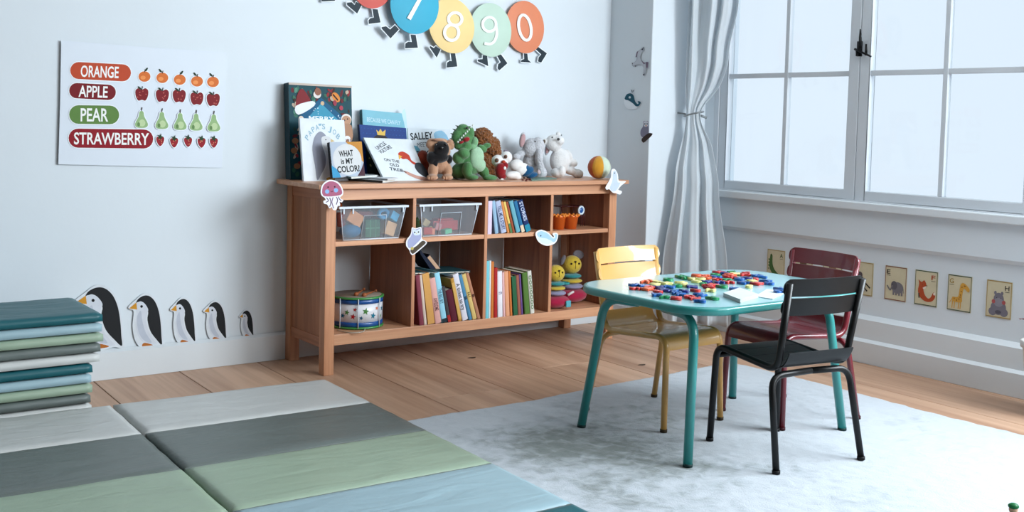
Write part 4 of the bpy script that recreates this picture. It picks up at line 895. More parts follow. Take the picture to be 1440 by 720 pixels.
# three thin books lying flat
def lying(label, cor, z, th, col, spine):
    p = [OZ(x, y, z+th) for x, y in cor]; flat_book(label, [p[0], p[1], p[2], p[3]], th, col, spine=spine)
lying('thin grey picture book lying flat at the bottom of the small pile', ((433, 247), (462, 243), (556, 252), (538, 254)), T, .009, (196, 202, 206), (70, 76, 76))
lying('thin white book lying on the grey one', ((470, 246), (500, 243.5), (560, 250), (545, 251.5)), T+.0093, .006, (214, 218, 222), (196, 200, 204))
lying('slim teal spined book on top of the small flat pile', ((459, 241), (484, 238.5), (532, 246), (494, 249)), T+.0156, .007, (206, 214, 214), (84, 124, 128))
def dbec(A): A.text('BECAUSE WE CAN FLY', .1, .165, .86, .175, .06, (200, 224, 234), .012); A.poly(smooth([(.9, 0), (1, 0), (1, .9), (.95, .7), (.92, .4), (.96, .2)], 3), (190, 220, 230))
flat_book('light blue picture book at the back, tallest of the middle group', quad((509, 154), (571, 160), (513, 255), -.035, -.060, T), .022, (128, 190, 208), dbec, spine=(30, 96, 110))
def dcrown(A):
    rr = random.Random(2)
    for i in range(14):
        for j in range(6): A.poly(circ(.04+.07*i+(.035 if j % 2 else 0), .06+.09*j, .008, .008, 0, 6), (30, 104, 184), False)
    A.l += .00003; A.poly(smooth([(.2, .5), (.27, .24), (.44, .15), (.58, .22), (.68, .5)], 4), (54, 44, 50)); A.poly([(.37, .17), (.35, .07), (.40, .11), (.44, .05), (.48, .11), (.55, .06), (.53, .17)], (222, 184, 90))
flat_book('royal blue picture book with a golden crown on its cover', quad((505, 175), (571, 180), (511, 255), -.085, -.105, T), .016, (8, 66, 150), dcrown, spine=(18, 60, 120))
def dsal(A):
    k = (34, 40, 48); A.poly(smooth([(.6, .1), (.8, .03), (.95, .2), (.9, .4), (.7, .3)], 3), (140, 186, 214)); A.poly(smooth([(.0, .42), (.2, .36), (.3, .6), (.1, .8), (0, .7)], 3), (110, 180, 206))
    A.text('SALLEY', .06, .24, .58, .2, .14, k, .02); A.text('MEET', .2, .38, .44, .36, .09, (90, 100, 110), 0); A.text('BENSON', .1, .6, .62, .56, .13, k, .02)
flat_book('pale book with black hand lettering behind the pug toy', quad((573, 180), (633, 182), (577, 254), -.032, -.055, T), .014, (204, 214, 222), dsal)
def duncle(A):
    k = (46, 56, 66)
    A.text('UNCLE', .17, .28, .42, .14, .075, k, .02); A.text('VULTURE', .2, .37, .5, .22, .075, k, .02)
    A.text('ON THE', .2, .53, .5, .58, .065, k, .015); A.text('OLD', .27, .645, .45, .675, .07, k, .015); A.text('TREE', .22, .745, .48, .79, .07, k, .015)
    A.poly(smooth([(.56, .36), (.68, .3), (.78, .38), (.78, .5), (.84, .56), (.93, .58), (.9, .62), (.78, .6), (.7, .48), (.6, .48)], 3), (206, 74, 56)); A.poly([(.56, .38), (.62, .42), (.52, .5)], (224, 170, 80))
    A.poly(smooth([(.86, .56), (.98, .6), (1, .92), (.9, .9), (.8, .8), (.78, .66)], 3), (66, 70, 78)); A.poly(smooth([(.5, .76), (.58, .78), (.72, .86), (.94, .92), (.93, .985), (.78, .97), (.62, .9), (.52, .82)], 3), (200, 154, 140)); A.line([(.46, .74), (.54, .8)], .02, (90, 80, 80))
q = [OY(511, 193.5, -.145), OY(578, 196, -.145)]; z0 = OZ(540, 253.5, T); z1 = OZ(598.5, 252.5, T); b0 = Vector((z0.x, z0.y, T)); W_ = (q[1]-q[0]); W_.y = -.0
b0 = Vector((OY(541, 253.5, -.235).x, -.235, T))
flat_book('white bird picture book tilted forward in front of the blue books', [q[0], q[0]+W_, b0+W_*.93, b0], .010, (214, 222, 228), duncle, spine=(206, 212, 216))
flat_book('black spined speckled book standing behind the bird book', quad((515, 196), (553, 197), (519, 254), -.120, -.125, T), .012, (44, 52, 48), lambda A: [A.poly(circ(random.uniform(.05, .9), random.uniform(.1, .9), .03, .02, 0, 8), (150, 140, 90), False) for _ in range(24)], spine=(24, 26, 28))
# books on top of the leaning row
p = [Vector((1.20, -.330, RT+.216)), Vector((1.475, -.330, RT+.206)), Vector((1.475, -.170, RT+.206)), Vector((1.20, -.170, RT+.216))]
flat_book('dark teal book lying flat across the leaning row', [p[3], p[2], p[1], p[0]], .009, (40, 84, 92), spine=(30, 66, 74))
q0 = Vector((1.285, -.20, RT+.219)); ang_ = math.radians(-38)
u1 = Vector((math.cos(ang_+PI/2), 0, math.sin(ang_+PI/2)))
t = thing('book', 'navy book with pale pages propped slanting on the flat teal book', 'book', q0)
X = Vector((math.cos(math.radians(-48)), 0, math.sin(math.radians(-48)))); Z = Vector((math.sin(math.radians(48)), 0, math.cos(math.radians(48))))
o0 = Vector((1.325, -.24, RT+.272))
cv = MB(); cv.prism([o0, o0+X*.085, o0+X*.085+Vector((0, .12, 0)), o0+Vector((0, .12, 0))], Z*.002); cv.prism([o0-Z*.016, o0-Z*.016+X*.085*.9, o0-Z*.016+X*.085*.9+Vector((0, .12, 0)), o0-Z*.016+Vector((0, .12, 0))], -Z*.002)
cv.prism([o0-Z*.018, o0, o0+X*.002, o0-Z*.018+X*.002], (0, .12, 0)); cv.prism([o0-Z*.018-X*.06, o0-Z*.018+X*.07, o0-Z*.036+X*.05, o0-Z*.03-X*.03], (0, .1, 0)); cv.build('cover', P((28, 40, 66)), t)
MB().prism([o0+X*.003, o0+X*.083, o0+X*.083-Z*.015, o0+X*.003-Z*.015], (0, .002, 0)).box((0, 0, 0), (0.0001, .0001, .0001)).build('pages', PAGE, t) if 0 else MB().prism([o0+X*.003-Z*.0005+Vector((0, -.001, 0)), o0+X*.083-Z*.0005+Vector((0, -.001, 0)), o0+X*.083-Z*.0155+Vector((0, -.001, 0)), o0+X*.003-Z*.0155+Vector((0, -.001, 0))], (0, .118, 0)).build('pages', P((206, 168, 138)), t)

# ------------------------------------------------------------------ storage boxes
def box_mat():
    m = bpy.data.materials.new('clear_plastic'); m.use_nodes = True; nt = m.node_tree; nt.nodes.clear(); out = nt.nodes.new('ShaderNodeOutputMaterial')
    t = nt.nodes.new('ShaderNodeBsdfTransparent'); t.inputs[0].default_value = (.93, .95, .97, 1); d = nt.nodes.new('ShaderNodeBsdfPrincipled'); d.inputs['Base Color'].default_value = (.72, .80, .88, 1); d.inputs['Roughness'].default_value = .18
    mx = nt.nodes.new('ShaderNodeMixShader'); mx.inputs[0].default_value = .19; nt.links.new(t.outputs[0], mx.inputs[1]); nt.links.new(d.outputs[0], mx.inputs[2]); nt.links.new(mx.outputs[0], out.inputs[0]); return m
CLEAR = box_mat(); RIM = mat('frosted_rim', (206, 216, 226), .3, spec=.6)
def storage(x0, x1, label):
    yf, yb, z0, z1 = -.345, -.06, MT+.001, .647; dx = .022; dy = .018
    t = thing('storage_box', label, 'box', ((x0+x1)/2, (yf+yb)/2, z0), group='clear plastic toy boxes')
    lo = lambda z: ((x0+dx*(z1-z)/(z1-z0), yf+dy*(z1-z)/(z1-z0)), (x1-dx*(z1-z)/(z1-z0), yb-dy*(z1-z)/(z1-z0)))
    (a0, b0), (a1, b1) = lo(z0); (c0, d0), (c1, d1) = lo(z1)
    B = [Vector(p) for p in ((a0, b0, z0), (a1, b0, z0), (a1, b1, z0), (a0, b1, z0))]; Tt = [Vector(p) for p in ((c0, d0, z1), (c1, d0, z1), (c1, d1, z1), (c0, d1, z1))]
    mb = MB().add(B+Tt, [(0, 1, 5, 4), (1, 2, 6, 5), (2, 3, 7, 6), (3, 0, 4, 7), (0, 3, 2, 1)]); tub_ = mb.build('tub', CLEAR, t)
    r = MB(); r.box((c0-.010, d0-.008, z1-.006), (c1+.010, d0+.002, z1+.003)).box((c0-.010, d1-.002, z1-.006), (c1+.010, d1+.008, z1+.003)).box((c0-.010, d0, z1-.006), (c0+.001, d1, z1+.003)).box((c1-.001, d0, z1-.006), (c1+.010, d1, z1+.003))
    for x in (c0+.012, c0+.052, c1-.014): r.box((x-.003, d0-.006, z1-.026), (x+.003, d0-.001, z1-.005))
    r.build('rim', RIM, tub_, bevel=.001)
    e = MB(); e.tube([B[0], B[1]], .0025, 8).tube([B[1], Tt[1]], .0022, 8).tube([B[0], Tt[0]], .0016, 8)
    w_ = c1-c0; xa, xb = c0+w_*.36, c0+w_*.70; f = lambda x, z: Vector((x, yf+dy*(z1-z)/(z1-z0)-.002, z))
    e.tube([f(xa-.008, z0+.003), f(xa, z1-.036), f(xb, z1-.034), f(xb+.001, z0+.004)], .0016, 6); e.build('edge', RIM, tub_)
    return (a0, a1, b0, b1, z0, z1)
storage(.850, 1.142, 'clear storage box of blue, orange and green toys in the first upper cubby')
storage(1.212, 1.500, 'clear storage box of red toys in the second upper cubby')
def toy(name, label, mb, col, bevel=.003, rough=.45, group=None, cat='toy'):
    if isinstance(col, (list, tuple)) and isinstance(col[0], bpy.types.Material): ms = col
    else: ms = P(col, rough)
    c = Vector((sum(v.x for v in mb.v)/len(mb.v), sum(v.y for v in mb.v)/len(mb.v), min(v.z for v in mb.v)))
    mb.v = [v-c for v in mb.v]; o = mb.build(name, ms, None, bevel=bevel); o.location = c; tag(o, label, cat, group); return o
def RBox(c, s, r): return MB().box((-s[0]/2, -s[1]/2, -s[2]/2), (s[0]/2, s[1]/2, s[2]/2), 0, Matrix.Translation(c) @ Euler(r).to_matrix().to_4x4())
zb = MT+.004
toy('toy_block', 'large pale orange wooden block high in the first toy box', RBox((.935, -.28, .600), (.075, .05, .05), (.1, .5, .2)), (222, 152, 100))
toy('toy_block', 'tan wooden block at the lower right of the first toy box', RBox((1.09, -.29, .553), (.05, .05, .055), (0, .35, .1)), (214, 168, 124))
toy('toy_brick_stack', 'green gridded plastic brick behind the handle window of the first toy box', MB().box((.985, -.30, zb), (1.052, -.24, .59)), (26, 104, 66))
g = MB(); [g.box((x, -.3015, zb), (x+.003, -.3001, .59)) for x in (1.005, 1.03)]; g.box((.985, -.3015, .555), (1.052, -.3001, .558)); toy('brick_joint', 'pale lines of the green gridded brick in the first toy box', g, (90, 160, 120), 0)
toy('toy_ball', 'dark blue moulded toy at the lower left of the first toy box', MB().ell((.925, -.285, zb+.028), (.045, .035, .028)), (28, 118, 166))
toy('toy_ring', 'light blue plastic ring toy at the upper right of the first toy box', MB().tube([(1.065+.02*math.cos(q), -.30, .613+.016*math.sin(q)) for q in (2*PI*i/16 for i in range(16))], .009, 8, closed=True), (64, 156, 206))
toy('toy_block', 'sky blue block against the right wall of the first toy box', RBox((1.103, -.29, .603), (.04, .06, .035), (0, .5, .2)), (74, 170, 212))
toy('toy_cup', 'brick red toy cup at the left of the first toy box', MB().lathe([(.0, zb+.045), (.016, zb+.045), (.020, zb+.10), (.018, zb+.10)], 16, 0, Matrix.Translation((.893, -.27, 0))), (168, 62, 56), 0)
toy('toy_block', 'dark red block under the rim of the first toy box', RBox((1.0, -.25, .612), (.07, .05, .018), (0, .05, 0)), (140, 60, 60))
toy('toy_ball', 'small orange toy showing above the rim of the first toy box', MB().ell((.925, -.17, .640), (.022, .02, .02)), (214, 104, 44))
zb = MT+.004
toy('toy_train_car', 'long red toy train car in the second toy box', MB().box((1.335, -.25, zb+.008), (1.46, -.19, zb+.05)).box((1.36, -.245, zb+.05), (1.44, -.195, zb+.058)), (196, 50, 54))
toy('toy_block', 'red block in the front left corner of the second toy box', RBox((1.262, -.31, zb+.018), (.045, .03, .03), (0, 0, .1)), (190, 48, 40))
toy('toy_block', 'orange pink block beside the red one in the second toy box', RBox((1.292, -.305, zb+.014), (.018, .03, .026), (0, .05, 0)), (224, 132, 96))
toy('toy_ball', 'cream yellow toy ball in the second toy box', MB().ell((1.31, -.27, zb+.016), (.014, .014, .016)), (214, 200, 130))
toy('toy_block', 'mint green block in the second toy box', RBox((1.362, -.31, zb+.012), (.04, .03, .02), (0, -.1, .2)), (96, 186, 140))
toy('toy_block', 'beige block in the middle of the second toy box', RBox((1.298, -.24, zb+.045), (.035, .03, .03), (.2, .5, .2)), (200, 176, 130))
toy('toy_tree', 'small dark green toy tree at the left of the second toy box', MB().lathe([(0, zb+.075), (.012, zb+.055), (.008, zb+.052), (.017, zb+.032), (.005, zb+.03), (.004, zb)], 12, 0, Matrix.Translation((1.243, -.27, 0))), (44, 96, 56), 0)
toy('toy_block', 'dull pink block leaning in the middle of the second toy box', RBox((1.33, -.29, zb+.03), (.03, .02, .03), (0, .3, 0)), (200, 130, 130))

# ------------------------------------------------------------------ drum
dc = Vector((.994, -.222, 0)); R_ = .106; z0, z1 = RT+.001, .283
t = thing('toy_drum', 'white toy drum with coloured stars and blue bands in the first lower cubby', 'drum', (dc.x, dc.y, z0))
Mx = Matrix.Translation(dc)
MB().lathe([(R_-.003, z0+.02), (R_-.003, z1-.02)], 48, 0, Mx).build('shell', P((218, 218, 222), .3), t)
MB().lathe([(R_-.006, z1-.003), (R_-.0065, z1+.0006), (.0, z1+.0008)], 48, 0, Mx).build('skin', P((150, 138, 124), .5), t)
BLUE = mat('drum_blue', (22, 92, 170), .25, spec=.6); GRN = mat('drum_green', (74, 156, 82), .25, spec=.6)
for a_, b_ in ((z0+.009, z0+.027), (z1-.027, z1-.009)): MB().lathe([(R_-.003, a_), (R_, a_+.001), (R_, b_-.001), (R_-.003, b_)], 48, 0, Mx).build('blue_band', BLUE, t)
for a_, b_ in ((z0, z0+.009), (z1-.009, z1)): MB().lathe([(R_-.004, a_), (R_+.003, a_+.001), (R_+.004, (a_+b_)/2), (R_+.003, b_-.001), (R_-.004, b_)], 48, 0, Mx).build('green_hoop', GRN, t)
lug = MB()
for q in (-62, -115, -10, 40, 95, 150, 205):
    A_ = math.radians(q); lug.tube([dc+Vector((math.cos(A_)*(R_+.003), math.sin(A_)*(R_+.003), z)) for z in (z0+.004, z1-.004)], .0022, 6)
lug.build('tension_rod', RIM, t)
A = Art(lambda x, y, l=0: dc+Vector((math.cos(math.radians(x))*(R_-.0026+l), math.sin(math.radians(x))*(R_-.0026+l), y)))
def cstar(ang_, z, r, col):
    k = math.degrees(1/R_); pts = star(0, 0, r, .2)
    A.mb.add([A.fn(ang_, z, A.l)]+[A.fn(ang_+x*k, z-y, A.l) for x, y in pts], [(0, i+1, (i+1) % 10+1) for i in range(10)], A.mi(col)); A.l += .00003
zm = (z0+z1)/2
for a_, dz, r, c in ((-122, .016, .009, (196, 50, 50)), (-126, -.012, .013, (190, 36, 44)), (-98, .008, .0155, (90, 146, 76)), (-108, -.018, .009, (34, 96, 128)), (-79, -.012, .0145, (30, 128, 156)), (-68, .016, .009, (222, 120, 80)), (-45, .010, .013, (26, 116, 144)), (-52, -.018, .009, (110, 160, 120)), (-28, -.004, .012, (200, 90, 70)), (-140, .004, .012, (90, 146, 76)), (-150, -.01, .011, (30, 110, 150))): cstar(a_, zm+dz, r, c)
A.build('star_print', t)
for i, (p0, p1) in enumerate((((.985, -.30), (1.085, -.215)), ((.965, -.27), (1.06, -.16)))):
    mb = MB(); a_ = Vector((*p0, z1+.007)); b_ = Vector((*p1, z1+.005)); mb.tube([a_, a_.lerp(b_, .12), b_], [.0065, .0048, .0028], 10)
    mb.ell(a_, (.010, .009, .009)); mb.ell(b_, (.006, .006, .006)); toy('drumstick', ('front', 'rear')[i]+' brown wooden drumstick lying on the drum', mb, (176, 104, 66), 0, cat='drumstick')
toy('cord_loop', 'thin pale strap loop lying in front of the drum', MB().tube([OZ(x, y, RT+.003) for x, y in smooth([(474, 464), (486, 467), (500, 468), (511, 466), (514, 461)], 4, False)], .0022, 6), (186, 176, 160), 0, cat='strap')

# ------------------------------------------------------------------ cups, cart, ring toys in the last cubbies
for lab, x, r in (('orange scalloped toy pot beside the third divider', 1.972, .032), ('orange scalloped toy pot right of the first pot', 2.040, .036)):
    c = Vector((x, -.30, MT+.001)); t = thing('toy_pot', lab, 'pot', c, group='orange toy pots')
    prof = [(r*.78, 0), (r, .052), (r+.003, .053), (r+.003, .062)]+[(r, .062), (r-.003, .055), (r*.74, .003), (0, .003)]
    MB().lathe([(a_, b_+c.z) for a_, b_ in prof], 24, 0, Matrix.Translation((c.x, c.y, 0))).build('pot', P((232, 106, 34), .3), t)
    s_ = MB(); [s_.ell((c.x+(r+.002)*math.cos(2*PI*i/12), c.y+(r+.002)*math.sin(2*PI*i/12), c.z+.061), (.007, .007, .006), n=10) for i in range(12)]; s_.build('scallop', P((236, 138, 50), .3), t)
cw_ = MB(); x0, x1, y0, y1, zc = 2.035, 2.175, -.24, -.16, .565
for z in (zc, zc+.045):
    cw_.tube([(x0, y0, z), (x1, y0, z), (x1, y1, z), (x0, y1, z)], .0022, 6, closed=True)
for x, y in ((x0, y0), (x1, y0), (x1, y1), (x0, y1), (x1-.02, y0), (x1-.01, y0)): cw_.tube([(x, y, MT+.002), (x, y, zc+.045)], .0018, 6)
t = thing('toy_cart', 'dark wire toy cart with a blue and white wheel behind the pots', 'toy', (2.1, -.2, MT+.001))
cw_.build('wire_frame', P((92, 34, 40), .35), t)
wc = Vector((2.115, -.285, .596)); W = MB(); W.tube([wc+Vector((.015*math.cos(q), 0, .017*math.sin(q))) for q in (2*PI*i/20 for i in range(20))], .005, 8, closed=True); W.tube([wc+Vector((0, 0, -.018)), wc+Vector((-.003, .04, -.04))], .002, 6); W.build('wheel_rim', P((206, 220, 228), .3), t)
MB().ell(wc, (.0125, .005, .0135)).build('wheel_hub', P((24, 96, 176), .3), t)

YEL = mat('plush_yellow', (206, 178, 62), .95, var=.05, vscale=60, bump=.3, bscale=220, spec=.1, sheen=.3)
def pl(name, col, b=.35, s=260, v=.06): return mat(name, col, .95, var=v, vscale=40, bump=b, bscale=s, spec=.1, sheen=.35)
def torus(c, R1, r, n=28, m=12, sy=1, mi=0, mb=None, wob=0):
    mb = mb or MB(); return mb.tube([Vector(c)+Vector((R1*math.cos(q)*(1+wob*math.sin(3*q)), R1*sy*math.sin(q), wob*.01*math.sin(2*q))) for q in (2*PI*i/n for i in range(n))], r, m, mi, True)
def ring_toy(label, x, y, s, ears):
    z = RT+.001; t = thing('stacking_toy', label, 'toy', (x, y, z), group='plush stacking ring toys')
    MB().ell((x, y, z+.030*s), (.070*s, .058*s, .030*s), n=24).build('base_cushion', pl('plush_pink', (186, 34, 74)), t)
    zz = z+.055*s
    for R1, r, m in ((.036, .0125, pl('plush_lilac', (152, 150, 182))), (.034, .011, YEL), (.031, .0105, pl('plush_teal', (50, 150, 156)))):
        zz += r*s; MB().ell((x, y, zz), ((R1+r)*s, (R1+r)*s, r*s), n=24).build('ring', m, t); zz += r*s*.86
    hz = zz+.036*s; hd_ = MB().ell((x, y, hz), (.042*s, .038*s, .038*s), n=24).build('head', YEL, t)
    f = MB(); d = Vector((-.25, -.97, 0)).normalized(); sd = Vector((d.y, -d.x, 0))*-1
    for q in (-1, 1): f.ell(Vector((x, y, hz+.008*s))+d*.034*s+sd*q*.017*s, (.0045*s,)*3, n=8)
    f.ell(Vector((x, y, hz+.016*s))+d*.036*s, (.006*s, .004*s, .004*s), n=8)
    f.tube([Vector((x, y, hz+.014*s))+d*.038*s, Vector((x, y, hz-.012*s))+d*.038*s], .0012, 6); f.build('face', P((50, 34, 30)), hd_)
    if ears:
        MB().ell((x+.042*s, y+.01, hz+.038*s), (.030*s, .008, .018*s), 0, (0, .2, 0)).build('ear', pl('plush_greyear', (126, 122, 130)), hd_)
        MB().ell((x-.040*s, y+.01, hz+.02*s), (.010*s, .012, .022*s), 0, (0, .5, 0)).build('ear', pl('plush_greyear', (126, 122, 130)), hd_)
        torus((x-.055*s, y-.03, z+.085*s), .016*s, .005*s, 20, 8, sy=1).build('teether', P((56, 160, 160), .4), t)
        MB().tube(smooth([(x-.06, y-.05, z+.045), (x-.05, y-.06, z+.055), (x-.035, y-.06, z+.06)], 3, False), .006, 8).build('loop_tag', P((214, 206, 206)), t)
    else:
        MB().box((x+.012, y-.066*s, z+.010), (x+.040, y-.058*s, z+.040)).build('fabric_tag', P((96, 176, 190)), t, bevel=.003)
ring_toy('plush ring stacker with a yellow head beside the third divider', 1.972, -.290, 1.02, False)
ring_toy('larger plush ring stacker with grey ears, half behind the table corner', 2.135, -.205, 1.15, True)

# ------------------------------------------------------------------ soft toys on the shelf top
def blob(name, parts, voxel, m, parent, smoothit=4, fuzz=0, fscale=90):
    mb = MB()
    for p in parts:
        c, r = p[0], p[1]; rot = p[2] if len(p) > 2 else None; mb.ell(c, r, 0, rot, 20)
    rt = parent
    while rt.parent is not None: rt = rt.parent
    base = rt.location
    me = bpy.data.meshes.new('tmp'); me.from_pydata([v-base for v in mb.v], [], mb.f); o = bpy.data.objects.new('tmp', me); C.objects.link(o)
    md = o.modifiers.new('r', 'REMESH'); md.mode = 'VOXEL'; md.voxel_size = voxel; sm = o.modifiers.new('s', 'SMOOTH'); sm.factor = .5; sm.iterations = smoothit
    dg = bpy.context.evaluated_depsgraph_get(); dg.update(); nm = bpy.data.meshes.new_from_object(o.evaluated_get(dg)); bpy.data.objects.remove(o)
    nm.name = name; nm.materials.clear(); nm.materials.append(m)
    if fuzz:
        nn = [v.normal.copy() for v in nm.vertices]
        for v, n_ in zip(nm.vertices, nn): v.co += n_*fuzz*(noise.noise(v.co*fscale)+.6*noise.noise(v.co*fscale*2.1))
    for p_ in nm.polygons: p_.use_smooth = True
    o = bpy.data.objects.new(name, nm); C.objects.link(o); o.parent = parent; return o
def E_(px, py, Y, rx, rz, ry=None, rot=0):             # ellipsoid: centre at a photo pixel on depth Y, radii in photo pixels
    c = OY(px, py, Y); k = mpp(c); return (c, (rx*k, (ry or min(rx, rz))*k, rz*k), (0, rot, 0))
def soft(name, label, px, Y): b = OY(px, 250, Y); return thing(name, label, 'soft toy', (b.x, Y, T))
def beads(name, parent, L, m):
    mb = MB()
    for e in L: mb.ell(e[0], e[1], 0, e[2], 12)
    return mb.build(name, m, parent)
EYE = mat('toy_eye', (18, 16, 18), .15, spec=.8)
# pug
Y = -.235
t = soft('pug_plush', 'tan pug soft toy with a black muzzle, beside the bird book', 618, Y); TAN = pl('plush_tan', (196, 152, 122), .4)
blob('body', [E_(618, 228, Y+.02, 16, 17, 15), E_(609, 240, Y-.01, 7, 12, 8), E_(629, 241, Y-.01, 7, 11, 8), E_(608, 249.5, Y-.03, 8, 4.5, 9), E_(629, 249.5, Y-.03, 8, 4.5, 9), E_(618, 213, Y+.01, 17, 14, 13), E_(606, 202, Y+.005, 7, 8, 6, .4), E_(634, 203, Y+.005, 5, 8, 5, -.3), E_(618, 200, Y, 15, 6, 9)], .0035, TAN, t)
blob('muzzle', [E_(621, 210, Y-.028, 12, 12, 8), E_(619, 221, Y-.022, 13, 8, 8), E_(607, 222, Y-.01, 7, 9, 8), E_(630, 224, Y-.01, 6, 7, 8), E_(611, 229, Y-.015, 4, 7, 7)], .003, pl('plush_black', (26, 24, 28), .3), t)
beads('eye', t, [E_(627, 203, Y-.050, 1.7, 1.7), E_(613, 203.5, Y-.048, 1.7, 1.7), E_(622, 208, Y-.058, 2.6, 1.8)], EYE)
beads('wrinkle', t, [E_(616, 197, Y-.02, 10, 2, 4, .1), E_(630, 199, Y-.015, 6, 1.6, 4, -.3)], pl('plush_tan2', (176, 130, 104)))
beads('paw_toes', t, [E_(603+3.4*i, 250.5, Y-.048, 1.7, 2.4) for i in range(4)]+[E_(624+3.4*i, 250.5, Y-.048, 1.7, 2.4) for i in range(4)], TAN)
Y = -.17
t = soft('red_plush', 'rust red soft toy half hidden behind the pug', 594, Y)
blob('body', [E_(594, 222, Y, 9, 11, 8), E_(598, 236, Y, 9, 15, 9)], .004, pl('plush_rust', (156, 66, 46)), t)
# crocodile
Y = -.225
GR = pl('plush_green', (92, 148, 92), .45); GRL = pl('plush_palegreen', (164, 200, 168), .4)
t = soft('crocodile_plush', 'green crocodile soft toy with a pale belly, tallest of the row', 662, Y)
blob('body', [E_(662, 226, Y, 19, 21, 15), E_(650, 240, Y+.01, 16, 12, 14), E_(642, 244, Y+.05, 9, 8, 12), E_(652, 216, Y-.04, 9, 8, 9, .3), E_(645, 222, Y-.02, 9, 9, 9), E_(656, 206, Y-.03, 8, 7, 8),
      E_(655, 196, Y+.0, 14, 12, 11, -.2), E_(651, 184, Y+.0, 10, 10, 9, .4), E_(648, 203, Y-.01, 11, 7, 8, -.45), E_(643, 190, Y+.005, 7, 12, 8, .5), E_(660, 187, Y-.01, 7, 10, 8),
      E_(678, 209, Y-.015, 8, 5, 6, .5), E_(685, 204.5, Y-.02, 6, 4, 5, -.1), E_(657, 238, Y-.05, 7, 11, 9, .15), E_(663, 249, Y-.06, 9, 4.5, 12, 0), E_(680, 241, Y-.02, 7, 9, 9, -.5), E_(689, 250, Y-.04, 11, 4.5, 10, 0)], .0034, GR, t)
blob('belly', [E_(670, 222, Y-.034, 12, 16, 8, .1), E_(674, 232, Y-.028, 10, 10, 8), E_(667, 213, Y-.032, 7, 7, 6)], .003, GRL, t)
blob('jaw', [E_(667, 200, Y-.028, 5.5, 8, 6, .1), E_(664, 207, Y-.03, 6, 5, 6)], .003, pl('plush_midgreen', (128, 176, 132)), t)
beads('tongue', t, [E_(656, 196, Y-.044, 5.5, 3.6, 4, -.3), E_(649, 200, Y-.04, 4, 2, 3, -.4)], pl('plush_red', (170, 34, 38)))
tb_ = [E_(644+i*2.6, 199.5-i*2.9, Y-.038+.002*i, 1.2, 1.6, 1.2) for i in range(9)]
beads('teeth', t, tb_, pl('plush_white', (222, 226, 222), .2))
mb = MB()
for px, py in ((640, 183), (637, 189), (636, 196), (638, 202), (644, 178)):
    c = OY(px, py, Y+.005); k = mpp(c); d = Vector((-1, 0, .4)).normalized(); mb.tube([c, c+d*5*k], [.004, .0004], 6)
mb.build('spikes', pl('plush_darkgreen', (32, 62, 44)), t); beads('eye', t, [E_(657, 180, Y-.035, 2, 2)], EYE)
# curly brown bear behind
Y = -.10
t = soft('curly_dog_plush', 'curly brown soft toy behind the crocodile', 690, Y); CB = pl('plush_curly', (150, 92, 48), .9, 120, .3)
blob('body', [E_(679, 193, Y, 15, 13, 12), E_(690, 205, Y, 14, 14, 12), E_(696, 215, Y-.01, 9, 13, 9), E_(692, 231, Y, 10, 15, 10), E_(689, 245, Y-.02, 10, 8, 10), E_(680, 230, Y+.01, 14, 16, 12)], .0028, CB, t, 1, .0075, 110)
# owl with red beak
Y = -.255
t = soft('bird_plush', 'soft toy bird with big white eye rims and a red wing', 712, Y); CRM = pl('plush_cream', (226, 224, 222), .2)
blob('head', [E_(700, 226, Y, 9.5, 8.5, 8), E_(712, 221, Y, 9, 8.5, 8), E_(706, 230, Y, 8, 8, 8)], .003, CRM, t)
beads('eye_patch', t, [E_(698.5, 225.5, Y-.026, 3.4, 3.2, 1.6), E_(711, 220.3, Y-.026, 3.0, 2.8, 1.6)], pl('plush_brown', (128, 78, 40)))
beads('eye', t, [E_(698.7, 225.5, Y-.032, 1.5, 1.5, 1), E_(711, 220.3, Y-.032, 1.4, 1.4, 1)], EYE)
blob('wing', [E_(704, 240, Y-.03, 8, 11, 7), E_(709, 233, Y-.028, 6, 6, 6), E_(706, 248, Y-.03, 6, 5, 6)], .003, pl('plush_redwing', (158, 26, 34)), t)
beads('spot', t, [E_(710, 236.5, Y-.050, 2.4, 2.4, 1.2), E_(706, 252, Y-.046, 3, 1.2, 1.4)], CRM)
blob('beak', [E_(708, 228, Y-.030, 3.4, 3, 3)], .0025, pl('plush_redbeak', (196, 66, 40)), t)
blob('ear_tuft', [E_(712, 213, Y+.01, 5, 2.4, 3, .25)], .0025, pl('plush_mauve', (140, 128, 144)), t)
blob('body', [E_(726, 232, Y+.02, 11, 8, 9, -.2), E_(733, 238, Y+.02, 12, 9, 9, -.3), E_(721, 246, Y-.01, 13, 5.5, 7, -.05), E_(727, 249, Y-.01, 7, 4, 6)], .003, CRM, t)
blob('blue_trousers', [E_(741, 241, Y+.015, 11, 6.5, 9.5, -.5), E_(748, 246.5, Y+.01, 9, 4, 8, -.3), E_(737, 236, Y+.02, 7, 5, 9.4, -.2)], .003, pl('plush_blue', (30, 98, 148), .3), t)
